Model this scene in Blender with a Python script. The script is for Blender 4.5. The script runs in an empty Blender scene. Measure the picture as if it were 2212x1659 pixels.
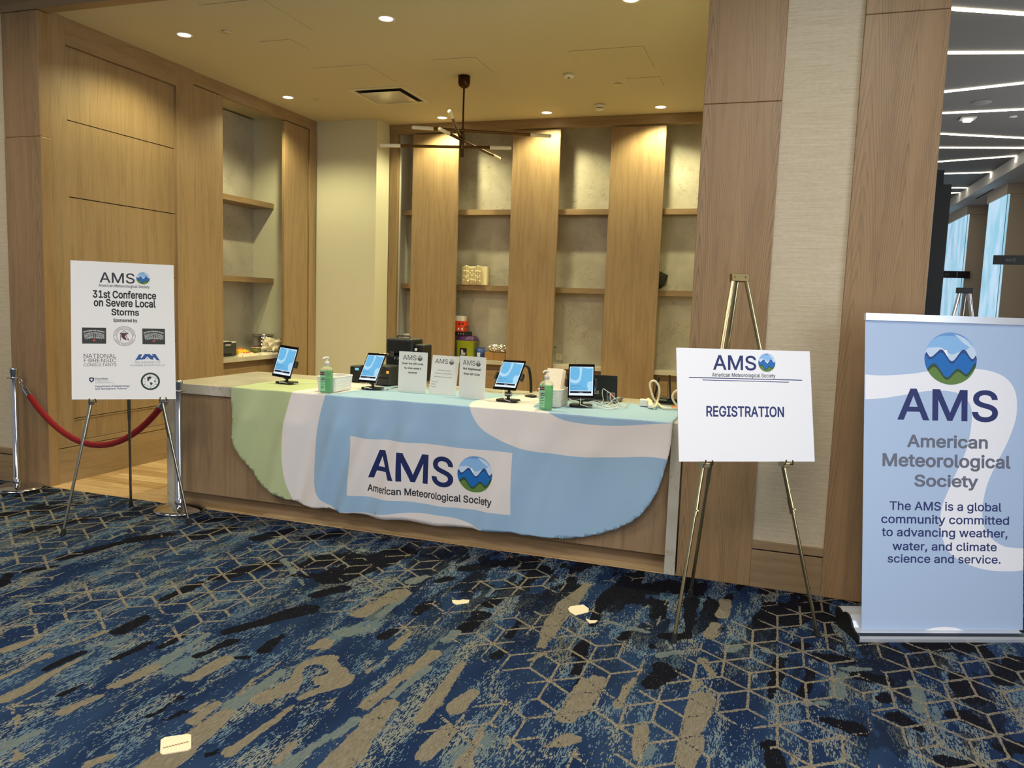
import bpy, bmesh, math, random, os
import numpy as np
from mathutils import Vector, Matrix
from mathutils.geometry import delaunay_2d_cdt

random.seed(7)
rng = np.random.default_rng(7)
sc = bpy.context.scene
COL = sc.collection
PI = math.pi

# ------------------------------------------------------------------ camera
YAW, PITCH, ROLL, FPX = -0.32267041, 0.10451572, -0.03478687, 1688.4565
CX, CY, EYE = 1106.0, 829.5, 1.65


def _rot():
    fwd = np.array([math.sin(YAW) * math.cos(PITCH), math.cos(YAW) * math.cos(PITCH), -math.sin(PITCH)])
    right = np.array([math.cos(YAW), -math.sin(YAW), 0.0])
    down = np.cross(fwd, right)
    c, s = math.cos(ROLL), math.sin(ROLL)
    return np.array([c * right + s * down, -s * right + c * down, fwd])


RC = _rot()
cam_d = bpy.data.cameras.new('camera')
cam = bpy.data.objects.new('camera', cam_d)
COL.objects.link(cam)
cam_d.sensor_fit = 'HORIZONTAL'
cam_d.sensor_width = 36.0
cam_d.lens = FPX / 2212.0 * 36.0
cam_d.clip_start = 0.05
cam_d.clip_end = 200
M4 = Matrix.Identity(4)
for i in range(3):
    M4[i][0] = RC[0][i]
    M4[i][1] = -RC[1][i]
    M4[i][2] = -RC[2][i]
    M4[i][3] = (0, 0, EYE)[i]
cam.matrix_world = M4
sc.camera = cam

# ------------------------------------------------------------------ world, foyer light, exposure
wd = bpy.data.worlds.new('world')
sc.world = wd
wd.use_nodes = True
wd.node_tree.nodes['Background'].inputs[0].default_value = (0.96, 0.97, 1.0, 1)
wd.node_tree.nodes['Background'].inputs[1].default_value = 0.30
vs = sc.view_settings
vs.view_transform = 'Standard'
vs.look = 'None'
vs.exposure = 0.0
vs.gamma = 1.0
vs.use_curve_mapping = False
sc.cycles.use_denoising = True
sc.cycles.max_bounces = 8
sc.cycles.diffuse_bounces = 4
sc.cycles.sample_clamp_indirect = 6.0


def area_light(name, loc, rot, sx, sy, power, color):
    d = bpy.data.lights.new(name, 'AREA')
    d.shape = 'RECTANGLE'
    d.size, d.size_y, d.energy, d.color = sx, sy, power, color
    o = bpy.data.objects.new(name, d)
    COL.objects.link(o)
    o.location = loc
    o.rotation_euler = rot
    return o


# unseen foyer ceiling lamps added, and daylight assumed from unseen foyer windows
area_light('unseen_foyer_lamp', (-3.6, 0.6, 3.9), (0, 0, 0), 1.8, 1.0, 104, (1.0, 0.955, 0.89))
area_light('unseen_foyer_lamp', (0.0, 0.2, 3.9), (0, 0, 0), 1.8, 1.0, 104, (1.0, 0.955, 0.89))
area_light('unseen_foyer_lamp', (-1.8, -3.5, 3.9), (0, 0, 0), 4.0, 1.2, 160, (1.0, 0.95, 0.9))
area_light('unseen_foyer_lamp', (-5.9, 2.6, 3.9), (0, 0, 0), 0.8, 0.8, 46, (1.0, 0.9, 0.74))  # unseen lamp added to light the upper part of the left post
area_light('unseen_foyer_lamp', (0.3, 2.5, 3.9), (0, 0, 0), 0.8, 0.8, 46, (1.0, 0.93, 0.82))  # unseen lamp added to brighten the upper part of the right posts
area_light('assumed_foyer_daylight', (3.2, 0.8, 1.9), (0, math.radians(90), 0), 2.6, 4.0, 165, (0.76, 0.87, 1.0))  # daylight assumed from windows out of view, cools the light on the banner
area_light('added_corridor_fill', (3.7, 8.6, 2.0), (0, math.radians(90), 0), 3.0, 5.5, 95, (0.9, 0.95, 1.0))  # unseen fill light added to brighten the dark corridor from the right

DOWNLIGHT_W = 142.0
WARM = (1.0, 0.94, 0.52)


# ------------------------------------------------------------------ pixel -> point on a surface of the place
def ray(u, v):
    return RC.T @ np.array([(u - CX) / FPX, (v - CY) / FPX, 1.0])


E0 = np.array([0, 0, EYE])


def onz(u, v, z=0.0):
    d = ray(u, v)
    return E0 + (z - EYE) / d[2] * d


def ony(u, v, y):
    d = ray(u, v)
    return E0 + y / d[1] * d


def onx(u, v, x):
    d = ray(u, v)
    return E0 + x / d[0] * d


def onplane(u, v, p0, n):
    d = ray(u, v)
    return E0 + ((np.array(p0) - E0) @ n) / (d @ n) * d


# ------------------------------------------------------------------ materials
def lin(c):
    return tuple((x / 255 / 12.92) if x / 255 <= 0.04045 else ((x / 255 + 0.055) / 1.055) ** 2.4 for x in c)


MATS = {}


def mat(name, rgb, rough=0.5, metal=0.0, emit=None, strength=1.0, trans=0.0, ior=1.45, alpha=1.0, sheen=0.0, coat=0.0):
    if name in MATS:
        return MATS[name]
    m = bpy.data.materials.new(name)
    m.use_nodes = True
    b = m.node_tree.nodes['Principled BSDF']
    b.inputs['Base Color'].default_value = (*lin(rgb), 1)
    b.inputs['Roughness'].default_value = rough
    b.inputs['Metallic'].default_value = metal
    b.inputs['IOR'].default_value = ior
    b.inputs['Transmission Weight'].default_value = trans
    b.inputs['Alpha'].default_value = alpha
    b.inputs['Sheen Weight'].default_value = sheen
    b.inputs['Coat Weight'].default_value = coat
    if emit:
        b.inputs['Emission Color'].default_value = (*lin(emit), 1)
        b.inputs['Emission Strength'].default_value = strength
    MATS[name] = m
    return m


class NT:
    """small node-tree helper"""

    def __init__(s, m):
        s.t = m.node_tree
        s.b = s.t.nodes['Principled BSDF']

    def node(s, ty, **kw):
        n = s.t.nodes.new(ty)
        for k, v in kw.items():
            setattr(n, k, v)
        return n

    def put(s, sock, val):
        if isinstance(val, bpy.types.NodeSocket):
            s.t.links.new(val, sock)
        else:
            sock.default_value = val

    def m(s, op, a, b=None, c=None, clamp=False):
        n = s.node('ShaderNodeMath', operation=op)
        n.use_clamp = clamp
        s.put(n.inputs[0], a)
        if b is not None:
            s.put(n.inputs[1], b)
        if c is not None:
            s.put(n.inputs[2], c)
        return n.outputs[0]

    def obj(s):
        return s.node('ShaderNodeTexCoord').outputs['Object']

    def rand(s):
        return s.node('ShaderNodeObjectInfo').outputs['Random']

    def xyz(s, v):
        n = s.node('ShaderNodeSeparateXYZ')
        s.put(n.inputs[0], v)
        return n.outputs

    def vec(s, x, y, z):
        n = s.node('ShaderNodeCombineXYZ')
        for i, q in enumerate((x, y, z)):
            s.put(n.inputs[i], q)
        return n.outputs[0]

    def scale(s, v, k):
        n = s.node('ShaderNodeVectorMath', operation='MULTIPLY')
        s.put(n.inputs[0], v)
        n.inputs[1].default_value = k
        return n.outputs[0]

    def noise(s, v, scale=1.0, detail=2.0, rough=0.5, dist=0.0):
        n = s.node('ShaderNodeTexNoise')
        s.put(n.inputs['Vector'], v)
        n.inputs['Scale'].default_value = scale
        n.inputs['Detail'].default_value = detail
        n.inputs['Roughness'].default_value = rough
        n.inputs['Distortion'].default_value = dist
        return n.outputs['Fac']

    def mix(s, f, a, b):
        n = s.node('ShaderNodeMix', data_type='RGBA')
        s.put(n.inputs[0], f)
        s.put(n.inputs[6], (*a, 1) if isinstance(a, tuple) else a)
        s.put(n.inputs[7], (*b, 1) if isinstance(b, tuple) else b)
        return n.outputs[2]

    def step(s, v, lo, hi):
        n = s.node('ShaderNodeMapRange', interpolation_type='SMOOTHSTEP')
        s.put(n.inputs[0], v)
        n.inputs[1].default_value = lo
        n.inputs[2].default_value = hi
        return n.outputs[0]

    def bump(s, h, strength=0.2, dist=0.002):
        n = s.node('ShaderNodeBump')
        n.inputs['Strength'].default_value = strength
        n.inputs['Distance'].default_value = dist
        s.put(n.inputs['Height'], h)
        s.t.links.new(n.outputs[0], s.b.inputs['Normal'])

    def base(s, c):
        s.t.links.new(c, s.b.inputs['Base Color'])


def wood(name, c1, c2, axis='z', fine=1.0, rough=0.42, cath=0.17):
    m = mat(name, c1, rough)
    n = NT(m)
    o = n.xyz(n.obj())
    r = n.m('MULTIPLY', n.rand(), 37.0)
    ax = {'x': (1, 2, 0), 'y': (0, 2, 1), 'z': (0, 1, 2)}[axis]
    a = n.m('ADD', n.m('ADD', o[ax[0]], o[ax[1]]), r)
    l = n.m('ADD', o[ax[2]], r)
    warp = n.noise(n.vec(n.m('MULTIPLY', a, 6.5), n.m('MULTIPLY', l, 0.42), r), 1.0, 3.0)
    rings = n.m('SINE', n.m('MULTIPLY', n.m('ADD', n.m('MULTIPLY', warp, 2.2), n.m('MULTIPLY', a, 1.1)), 20.0 * fine))
    pores = n.noise(n.vec(n.m('MULTIPLY', a, 330.0), n.m('MULTIPLY', l, 7.0), r), 1.0, 2.0)
    broad = n.noise(n.vec(n.m('MULTIPLY', a, 9.0), n.m('MULTIPLY', l, 0.5), r), 1.0, 2.0)
    f = n.m('ADD', n.m('MULTIPLY', n.m('POWER', n.m('MULTIPLY_ADD', rings, 0.5, 0.5), 3.0), 0.16),
            n.m('ADD', n.m('MULTIPLY', pores, 0.55), n.m('MULTIPLY', broad, 0.24)))
    f = n.step(f, 0.12, 0.92)
    # cathedral figure: nested arches in each veneer leaf
    leaf = n.noise(n.vec(n.m('MULTIPLY', a, 2.0), n.m('MULTIPLY', l, 0.8), r), 1.0, 2.0)
    ua = n.m('ABSOLUTE', n.m('WRAP', n.m('MULTIPLY_ADD', leaf, 0.05, a), 0.105, -0.105))
    fld = n.m('ADD', n.m('MULTIPLY', n.m('POWER', ua, 1.3), 52.0), n.m('ADD', n.m('MULTIPLY', l, 1.9), n.m('MULTIPLY', warp, 1.6)))
    arch = n.m('POWER', n.m('MULTIPLY_ADD', n.m('SINE', n.m('MULTIPLY', fld, 2 * PI * 3.0)), 0.5, 0.5), 5.0)
    arch = n.m('MULTIPLY', n.m('MULTIPLY', arch, n.step(broad, 0.3, 0.6)), cath)
    c3 = tuple(x * 0.62 for x in c2)
    n.base(n.mix(arch, n.mix(f, lin(c1), lin(c2)), lin(c3)))
    n.bump(pores, 0.06, 0.001)
    return m


WOOD = wood('oak_vertical', (157, 131, 98), (123, 100, 71), 'z')
WOODX = wood('oak_along_x', (157, 131, 98), (123, 100, 71), 'x')
WOODY = wood('oak_along_y', (157, 131, 98), (123, 100, 71), 'y')
WOODF = wood('oak_foyer_post', (158, 127, 90), (128, 101, 68), 'z', cath=0.42)
WOODD = wood('oak_smoked', (158, 130, 98), (122, 98, 71), 'z')


def stone():
    m = mat('quartz_stone', (206, 200, 188), 0.28)
    n = NT(m)
    v = n.obj()
    a = n.noise(v, 7.0, 5.0, 0.6, 1.2)
    vein = n.step(n.m('ABSOLUTE', n.m('SUBTRACT', a, 0.5)), 0.0, 0.012)
    br = n.step(n.noise(v, 5.0, 3.0), 0.45, 0.62)
    vein = n.m('MAXIMUM', vein, n.m('SUBTRACT', 1.0, br))
    cl = n.noise(v, 3.0, 4.0)
    base = n.mix(n.step(cl, 0.3, 0.7), lin((172, 164, 146)), lin((194, 187, 172)))
    n.base(n.mix(vein, lin((142, 130, 106)), base))
    return m


STONE = stone()
PAINT = mat('cream_wall_paint', (205, 201, 178), 0.6)
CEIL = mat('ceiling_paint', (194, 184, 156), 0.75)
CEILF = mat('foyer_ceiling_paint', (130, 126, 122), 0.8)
BLACK = mat('matt_black_plastic', (14, 14, 15), 0.45)
GLOSSB = mat('glossy_black_glass', (8, 8, 10), 0.12)
DGREY = mat('dark_grey_plastic', (58, 58, 58), 0.5)
WHITEP = mat('white_plastic', (228, 226, 218), 0.4)
CHROME = mat('polished_chrome', (205, 207, 212), 0.1, 1.0)
BRASS = mat('antique_brass', (178, 162, 122), 0.22, 1.0)
DBRASS = mat('dark_bronze', (74, 52, 34), 0.38, 1.0)
RUBBER = mat('black_rubber', (18, 18, 18), 0.75)
PAPER = mat('white_paper', (226, 223, 216), 0.7)
BOARDW = mat('white_foam_board', (232, 230, 231), 0.6)
ALU = mat('silver_aluminium', (222, 225, 230), 0.32, 0.6)
SHADOW = mat('dark_gap', (22, 16, 10), 0.9)


def wallpaper():
    m = mat('grass_cloth_wallpaper', (206, 192, 168), 0.75)
    n = NT(m)
    o = n.obj()
    f = n.noise(n.scale(o, (4, 4, 420)), 1.0, 3.0, 0.6)
    g = n.noise(n.scale(o, (30, 30, 60)), 1.0, 2.0)
    n.base(n.mix(n.step(n.m('MULTIPLY_ADD', g, 0.35, f), 0.4, 0.95), lin((178, 162, 133)), lin((204, 190, 164))))
    n.bump(f, 0.3, 0.002)
    return m


WALLP = wallpaper()


def wood_floor():
    m = mat('oak_floor_planks', (205, 170, 118), 0.4)
    n = NT(m)
    o = n.xyz(n.obj())
    row = n.m('FLOOR', n.m('DIVIDE', o[1], 0.16))
    sh = n.m('MULTIPLY', n.m('FRACT', n.m('MULTIPLY', row, 0.437)), 1.6)
    col = n.m('FLOOR', n.m('DIVIDE', n.m('ADD', o[0], sh), 1.6))
    r = n.m('FRACT', n.m('MULTIPLY', n.m('SINE', n.m('MULTIPLY_ADD', row, 12.99, n.m('MULTIPLY', col, 78.2))), 437.5))
    fx = n.m('FRACT', n.m('DIVIDE', n.m('ADD', o[0], sh), 1.6))
    fy = n.m('FRACT', n.m('DIVIDE', o[1], 0.16))
    gap = n.m('MINIMUM', n.m('MULTIPLY', fx, 1.6), n.m('MULTIPLY', fy, 0.16))
    gr = n.noise(n.vec(n.m('MULTIPLY', o[0], 2.0), n.m('MULTIPLY', o[1], 50.0), n.m('MULTIPLY', r, 20.0)), 1.0, 4.0, 0.6, 0.4)
    c = n.mix(n.step(n.m('MULTIPLY_ADD', r, 0.3, gr), 0.35, 0.95), lin((212, 182, 136)), lin((160, 124, 80)))
    n.base(n.mix(n.step(gap, 0.0, 0.003), lin((70, 48, 26)), c))
    return m


WFLOOR = wood_floor()


def carpet():
    m = mat('patterned_carpet', (38, 60, 95), 0.95)
    n = NT(m)
    n.b.inputs['Specular IOR Level'].default_value = 0.08
    o = n.obj()
    x0, y0, _ = n.xyz(o)
    j1 = n.noise(n.scale(o, (70, 55, 1)), 1.0, 2.0)
    j2 = n.noise(n.scale(o, (55, 70, 1)), 1.0, 2.0)
    x = n.m('MULTIPLY_ADD', n.m('SUBTRACT', j1, 0.5), 0.012, x0)
    y = n.m('MULTIPLY_ADD', n.m('SUBTRACT', j2, 0.5), 0.02, y0)

    def attr(nm):
        a = n.node('ShaderNodeAttribute')
        a.attribute_name = nm
        return a.outputs['Fac']
    # tumbling-block lattice, three families of edges
    X = n.m('MULTIPLY', n.m('SUBTRACT', x, 0.109), 0.8660254 / 0.119)
    Y = n.m('DIVIDE', n.m('SUBTRACT', y, 4.2), 0.17)
    line = None
    for th in (0, 60, 120):
        c, s = math.cos(math.radians(th)), math.sin(math.radians(th))
        xr = n.m('MULTIPLY_ADD', X, c, n.m('MULTIPLY', Y, s))
        yr = n.m('MULTIPLY_ADD', X, -s, n.m('MULTIPLY', Y, c))
        k = n.m('ROUND', n.m('DIVIDE', xr, 0.8660254))
        d = n.m('ABSOLUTE', n.m('SUBTRACT', xr, n.m('MULTIPLY', k, 0.8660254)))
        w = n.m('ABSOLUTE', n.m('WRAP', n.m('MULTIPLY_ADD', k, 1.5, yr), 1.5, -1.5))
        l = n.m('MULTIPLY', n.m('LESS_THAN', d, 0.042 if th == 0 else 0.048), n.m('LESS_THAN', w, 1.02))
        line = l if line is None else n.m('MAXIMUM', line, l)
    big = n.noise(n.scale(o, (3.2, 1.9, 1)), 1.0, 3.0, 0.6)
    fray = n.noise(n.scale(o, (120, 60, 1)), 1.0, 2.0)
    lm = n.step(n.m('ADD', attr('lines'), n.m('ADD', n.m('MULTIPLY', n.m('SUBTRACT', big, 0.5), 3.4),
                n.m('MULTIPLY', n.m('SUBTRACT', fray, 0.5), 0.9))), 0.42, 0.46)
    line = n.m('MULTIPLY', line, lm)
    # woven flecks running along y
    colm = n.m('FLOOR', n.m('DIVIDE', n.m('MULTIPLY_ADD', n.noise(n.scale(o, (60, 60, 1)), 1.0, 1.0), 0.004, x0), 0.0038))
    rowm = n.m('FLOOR', n.m('DIVIDE', y0, 0.0045))
    fl = n.noise(n.vec(n.m('MULTIPLY', colm, 5.37), n.m('MULTIPLY', rowm, 0.13), 0.0), 1.0, 2.0, 0.6)
    dens = n.noise(n.scale(o, (6.5, 1.7, 1)), 1.0, 4.0, 0.65)
    th_ = n.m('MULTIPLY_ADD', n.step(dens, 0.40, 0.60), -0.20, 0.675)
    fleck = n.m('GREATER_THAN', fl, th_)
    hue = n.noise(n.scale(o, (3.0, 0.9, 1)), 1.0, 3.0)
    blue = n.mix(n.step(hue, 0.4, 0.62), lin((20, 36, 64)), lin((32, 51, 78)))
    fcol = n.mix(n.step(n.noise(n.scale(o, (9, 3, 1)), 1.0, 2.0), 0.42, 0.6), lin((82, 100, 112)), lin((110, 112, 102)))
    c = n.mix(fleck, blue, fcol)
    # teal-grey wear streaks
    ed = n.m('ADD', n.m('MULTIPLY', n.m('SUBTRACT', n.noise(n.scale(o, (13, 3.6, 1)), 1.0, 5.0, 0.68), 0.5), 1.15),
             n.m('MULTIPLY', n.m('SUBTRACT', fray, 0.5), 0.12))
    band = n.noise(n.scale(o, (4.5, 1.3, 3)), 1.0, 5.0, 0.68)
    c = n.mix(n.step(n.m('ADD', band, n.m('MULTIPLY', n.noise(n.scale(o, (110, 70, 1)), 1.0, 2.0), 0.24)), 0.735, 0.745), c, lin((82, 95, 98)))
    # navy patches
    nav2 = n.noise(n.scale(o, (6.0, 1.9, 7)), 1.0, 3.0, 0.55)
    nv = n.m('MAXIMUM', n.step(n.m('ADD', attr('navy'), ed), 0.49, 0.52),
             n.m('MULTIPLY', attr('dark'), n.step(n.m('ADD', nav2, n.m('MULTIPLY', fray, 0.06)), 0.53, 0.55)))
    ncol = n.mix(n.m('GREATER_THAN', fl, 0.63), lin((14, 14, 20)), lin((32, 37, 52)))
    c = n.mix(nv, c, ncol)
    # beige and grey-green blotches
    bcol = n.mix(n.step(fl, 0.35, 0.7), lin((100, 93, 79)), lin((120, 111, 94)))
    gcol = n.mix(n.step(fl, 0.35, 0.7), lin((82, 92, 92)), lin((100, 107, 102)))
    c = n.mix(n.step(n.m('ADD', attr('grey'), ed), 0.49, 0.52), c, gcol)
    bm = n.step(n.m('ADD', attr('beige'), ed), 0.49, 0.52)
    c = n.mix(n.m('MULTIPLY', line, n.m('SUBTRACT', 1.0, bm)), c, n.mix(n.step(fray, 0.4, 0.6), lin((94, 88, 77)), lin((126, 117, 100))))
    c = n.mix(bm, c, bcol)
    c = n.mix(n.m('MULTIPLY', n.m('MULTIPLY', line, bm), n.m('GREATER_THAN', fray, 0.56)), c, lin((48, 46, 50)))
    n.base(c)
    n.bump(n.noise(n.scale(o, (380, 380, 1)), 1.0, 1.0), 0.35, 0.004)
    return m


CARPET = carpet()


# ------------------------------------------------------------------ mesh builder
ROOTS = {}


def _local(parent, pts):
    loc, rz = ROOTS.get(parent.name, ((0, 0, 0), 0))
    p = np.asarray(pts, float) - np.array(loc)
    c, s = math.cos(-rz), math.sin(-rz)
    q = p.copy()
    q[:, 0] = c * p[:, 0] - s * p[:, 1]
    q[:, 1] = s * p[:, 0] + c * p[:, 1]
    return q


class MB:
    def __init__(s):
        s.v, s.f, s.mi, s.sm = [], [], [], []

    def add(s, verts, faces, mi=0, smooth=False):
        o = len(s.v)
        s.v += [tuple(map(float, q)) for q in verts]
        for f in faces:
            s.f.append(tuple(i + o for i in f))
            s.mi.append(mi)
            s.sm.append(smooth)
        return s

    def box(s, x0, x1, y0, y1, z0, z1, mi=0, bev=0.0, seg=2):
        if x0 > x1: x0, x1 = x1, x0
        if y0 > y1: y0, y1 = y1, y0
        if z0 > z1: z0, z1 = z1, z0
        if bev <= 0:
            V = [(x, y, z) for z in (z0, z1) for y in (y0, y1) for x in (x0, x1)]
            return s.add(V, [(0, 2, 3, 1), (4, 5, 7, 6), (0, 1, 5, 4), (2, 6, 7, 3), (0, 4, 6, 2), (1, 3, 7, 5)], mi)
        bm = bmesh.new()
        bmesh.ops.create_cube(bm, size=1)
        for q in bm.verts:
            q.co = Vector(((x0 + x1) / 2 + q.co.x * (x1 - x0), (y0 + y1) / 2 + q.co.y * (y1 - y0), (z0 + z1) / 2 + q.co.z * (z1 - z0)))
        bmesh.ops.bevel(bm, geom=bm.edges[:] + bm.verts[:], offset=bev, segments=seg, affect='EDGES', profile=0.5)
        bm.verts.ensure_lookup_table()
        s.add([q.co[:] for q in bm.verts], [[q.index for q in f.verts] for f in bm.faces], mi)
        bm.free()
        return s

    def cyl(s, p1, p2, r1, r2=None, n=16, mi=0, caps=True, smooth=True):
        r2 = r1 if r2 is None else r2
        p1, p2 = np.array(p1, float), np.array(p2, float)
        d = p2 - p1
        d /= np.linalg.norm(d)
        a = np.cross(d, (0, 0, 1) if abs(d[2]) < 0.9 else (1, 0, 0))
        a /= np.linalg.norm(a)
        b = np.cross(d, a)
        ring = [math.cos(2 * PI * i / n) * a + math.sin(2 * PI * i / n) * b for i in range(n)]
        V = [p1 + r1 * q for q in ring] + [p2 + r2 * q for q in ring]
        s.add(V, [(i, (i + 1) % n, n + (i + 1) % n, n + i) for i in range(n)], mi, smooth)
        if caps:
            s.add([p1 + r1 * q for q in ring], [tuple(range(n))[::-1]], mi)
            s.add([p2 + r2 * q for q in ring], [tuple(range(n))], mi)
        return s

    def tube(s, pts, r, n=10, mi=0, smooth=True, flat=1.0):
        P = [np.array(p, float) for p in pts]
        rr = r if isinstance(r, (list, tuple)) else [r] * len(P)
        V = []
        up = None
        for i, p in enumerate(P):
            d = P[min(i + 1, len(P) - 1)] - P[max(i - 1, 0)]
            d /= np.linalg.norm(d) + 1e-12
            if up is None:
                up = np.array((0, 0, 1.0)) if abs(d[2]) < 0.9 else np.array((1.0, 0, 0))
            a = np.cross(d, up)
            a /= np.linalg.norm(a) + 1e-12
            b = np.cross(a, d)
            up = b
            V += [p + rr[i] * (math.cos(2 * PI * k / n) * a + flat * math.sin(2 * PI * k / n) * b) for k in range(n)]
        F = []
        for i in range(len(P) - 1):
            for k in range(n):
                F.append((i * n + k, i * n + (k + 1) % n, (i + 1) * n + (k + 1) % n, (i + 1) * n + k))
        s.add(V, F, mi, smooth)
        s.add(V[:n], [tuple(range(n))[::-1]], mi)
        s.add(V[-n:], [tuple(range(n))], mi)
        return s

    def lathe(s, prof, c=(0, 0, 0), n=24, mi=0, smooth=True):
        V, F = [], []
        for r, z in prof:
            V += [(c[0] + r * math.cos(2 * PI * k / n), c[1] + r * math.sin(2 * PI * k / n), c[2] + z) for k in range(n)]
        for i in range(len(prof) - 1):
            for k in range(n):
                F.append((i * n + k, i * n + (k + 1) % n, (i + 1) * n + (k + 1) % n, (i + 1) * n + k))
        s.add(V, F, mi, smooth)
        if prof[0][0] > 1e-6:
            s.add(V[:n], [tuple(range(n))[::-1]], mi)
        if prof[-1][0] > 1e-6:
            s.add(V[-n:], [tuple(range(n))], mi)
        return s

    def loft(s, secs, mi=0, smooth=True, cap=True):
        n = len(secs[0])
        V = [p for q in secs for p in q]
        F = []
        for i in range(len(secs) - 1):
            for k in range(n):
                F.append((i * n + k, i * n + (k + 1) % n, (i + 1) * n + (k + 1) % n, (i + 1) * n + k))
        s.add(V, F, mi, smooth)
        if cap:
            s.add(secs[0], [tuple(range(n))[::-1]], mi)
            s.add(secs[-1], [tuple(range(n))], mi)
        return s

    def prism(s, poly, f0, f1, mi=0):
        """poly: 2-D outline, f0/f1: map a 2-D point to the near and far face"""
        n = len(poly)
        V = [f0(*p) for p in poly] + [f1(*p) for p in poly]
        F = [tuple(range(n)), tuple(range(2 * n - 1, n - 1, -1))]
        F += [(i, n + i, n + (i + 1) % n, (i + 1) % n) for i in range(n)]
        return s.add(V, F, mi)

    def build(s, name, mats, parent=None, world=True, xf=None):
        if not isinstance(mats, (list, tuple)):
            mats = [mats]
        V = np.array(s.v, float)
        if xf is not None:
            V = np.array([xf(*p) for p in V])
        if parent is not None and world:
            V = _local(parent, V)
        me = bpy.data.meshes.new(name)
        me.from_pydata([tuple(p) for p in V], [], s.f)
        for m in mats:
            me.materials.append(m)
        me.polygons.foreach_set('material_index', s.mi)
        me.polygons.foreach_set('use_smooth', s.sm)
        me.update()
        bm = bmesh.new()
        bm.from_mesh(me)
        bmesh.ops.recalc_face_normals(bm, faces=bm.faces[:]) if not getattr(s, 'keep', False) else None
        bm.to_mesh(me)
        bm.free()
        o = bpy.data.objects.new(name, me)
        COL.objects.link(o)
        if parent is not None:
            o.parent = parent
            ROOTS[o.name] = ROOTS.get(parent.name, ((0, 0, 0), 0))
        return o


def tag(o, label, cat, group=None):
    o['label'] = label
    o['category'] = cat
    if group:
        o['group'] = group
    return o


def thing(name, label, cat, loc=(0, 0, 0), rz=0.0, group=None):
    o = bpy.data.objects.new(name, None)
    o.empty_display_size = 0.1
    COL.objects.link(o)
    o.location = loc
    o.rotation_euler = (0, 0, rz)
    ROOTS[o.name] = (tuple(map(float, loc)), rz)
    return tag(o, label, cat, group)


def structure(name, mb, mats):
    o = mb.build(name, mats)
    o['kind'] = 'structure'
    return o


def dup(root, loc, rz, label, group=None):
    r = root.copy()
    COL.objects.link(r)
    r.location = loc
    r.rotation_euler = (0, 0, rz)
    r['label'] = label
    if group:
        r['group'] = group
    for ch in list(root.children):
        c = ch.copy()
        COL.objects.link(c)
        c.parent = r
        for g in list(ch.children):
            d = g.copy()
            COL.objects.link(d)
            d.parent = c
    return r


# ------------------------------------------------------------------ lettering and printed marks
FONT = None
try:
    fp = os.path.join(bpy.utils.system_resource('DATAFILES'), 'fonts', 'Inter.woff2')
    if os.path.exists(fp):
        FONT = bpy.data.fonts.load(fp)
except Exception:
    FONT = None
_TX = {}


def fill_nonzero(P, Ed, bold=0.0):
    """triangles of the area the directed contours wind around (glyph contours may overlap)"""
    # direct every contour by following its vertex order
    nxt = {}
    for a, b in Ed:
        nxt.setdefault(int(a), []).append(int(b))
        nxt.setdefault(int(b), []).append(int(a))
    seen, loops_ = set(), []
    for st in range(len(P)):
        if st in seen or st not in nxt:
            continue
        lp, cur = [st], st + 1 if (st + 1) in nxt[st] else nxt[st][0]
        seen.add(st)
        prev = st
        while cur != st and cur not in seen:
            lp.append(cur)
            seen.add(cur)
            q = [x for x in nxt[cur] if x != prev]
            prev, cur = cur, (q[0] if q else st)
        if len(lp) > 2:
            loops_.append(lp)
    if bold > 0 and loops_:  # heavier weight: every contour is pushed outwards
        area = lambda l: sum(P[l[i]][0] * P[l[(i + 1) % len(l)]][1] - P[l[(i + 1) % len(l)]][0] * P[l[i]][1] for i in range(len(l)))
        sg = 1.0 if area(max(loops_, key=lambda l: abs(area(l)))) > 0 else -1.0
        Q = P.copy()
        for l in loops_:
            n = len(l)
            for i in range(n):
                p0, p1, p2 = P[l[i - 1]], P[l[i]], P[l[(i + 1) % n]]
                d1, d2 = p1 - p0, p2 - p1
                d1 = d1 / (np.linalg.norm(d1) + 1e-12)
                d2 = d2 / (np.linalg.norm(d2) + 1e-12)
                n1, n2 = np.array([d1[1], -d1[0]]), np.array([d2[1], -d2[0]])
                m_ = n1 + n2
                L_ = np.linalg.norm(m_)
                m_ = n1 if L_ < 1e-6 else m_ / L_
                Q[l[i]] = p1 + sg * bold * m_ / max(float(m_ @ n1), 0.6)
        P = Q
    de = [(l[i], l[(i + 1) % len(l)]) for l in loops_ for i in range(len(l))]
    vo, _, fo, *_r = delaunay_2d_cdt([Vector((float(p[0]), float(p[1]))) for p in P], de, [], 0, 1e-7)
    V = np.array([q[:] for q in vo])
    F = np.array([f for f in fo if len(f) == 3])
    c = V[F].mean(1)
    w = np.zeros(len(c), int)
    for a, b in de:
        x1, y1 = P[a]
        x2, y2 = P[b]
        if y1 == y2:
            continue
        xi = (x2 - x1) * (c[:, 1] - y1) / (y2 - y1) + x1
        hit = c[:, 0] < xi
        w += np.where((y1 <= c[:, 1]) & (c[:, 1] < y2) & hit, 1, 0) - np.where((y2 <= c[:, 1]) & (c[:, 1] < y1) & hit, 1, 0)
    F = F[w != 0]
    used = np.unique(F)
    m = np.full(len(V), -1)
    m[used] = np.arange(len(used))
    return V[used], [tuple(int(m[i]) for i in f) for f in F]



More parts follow.
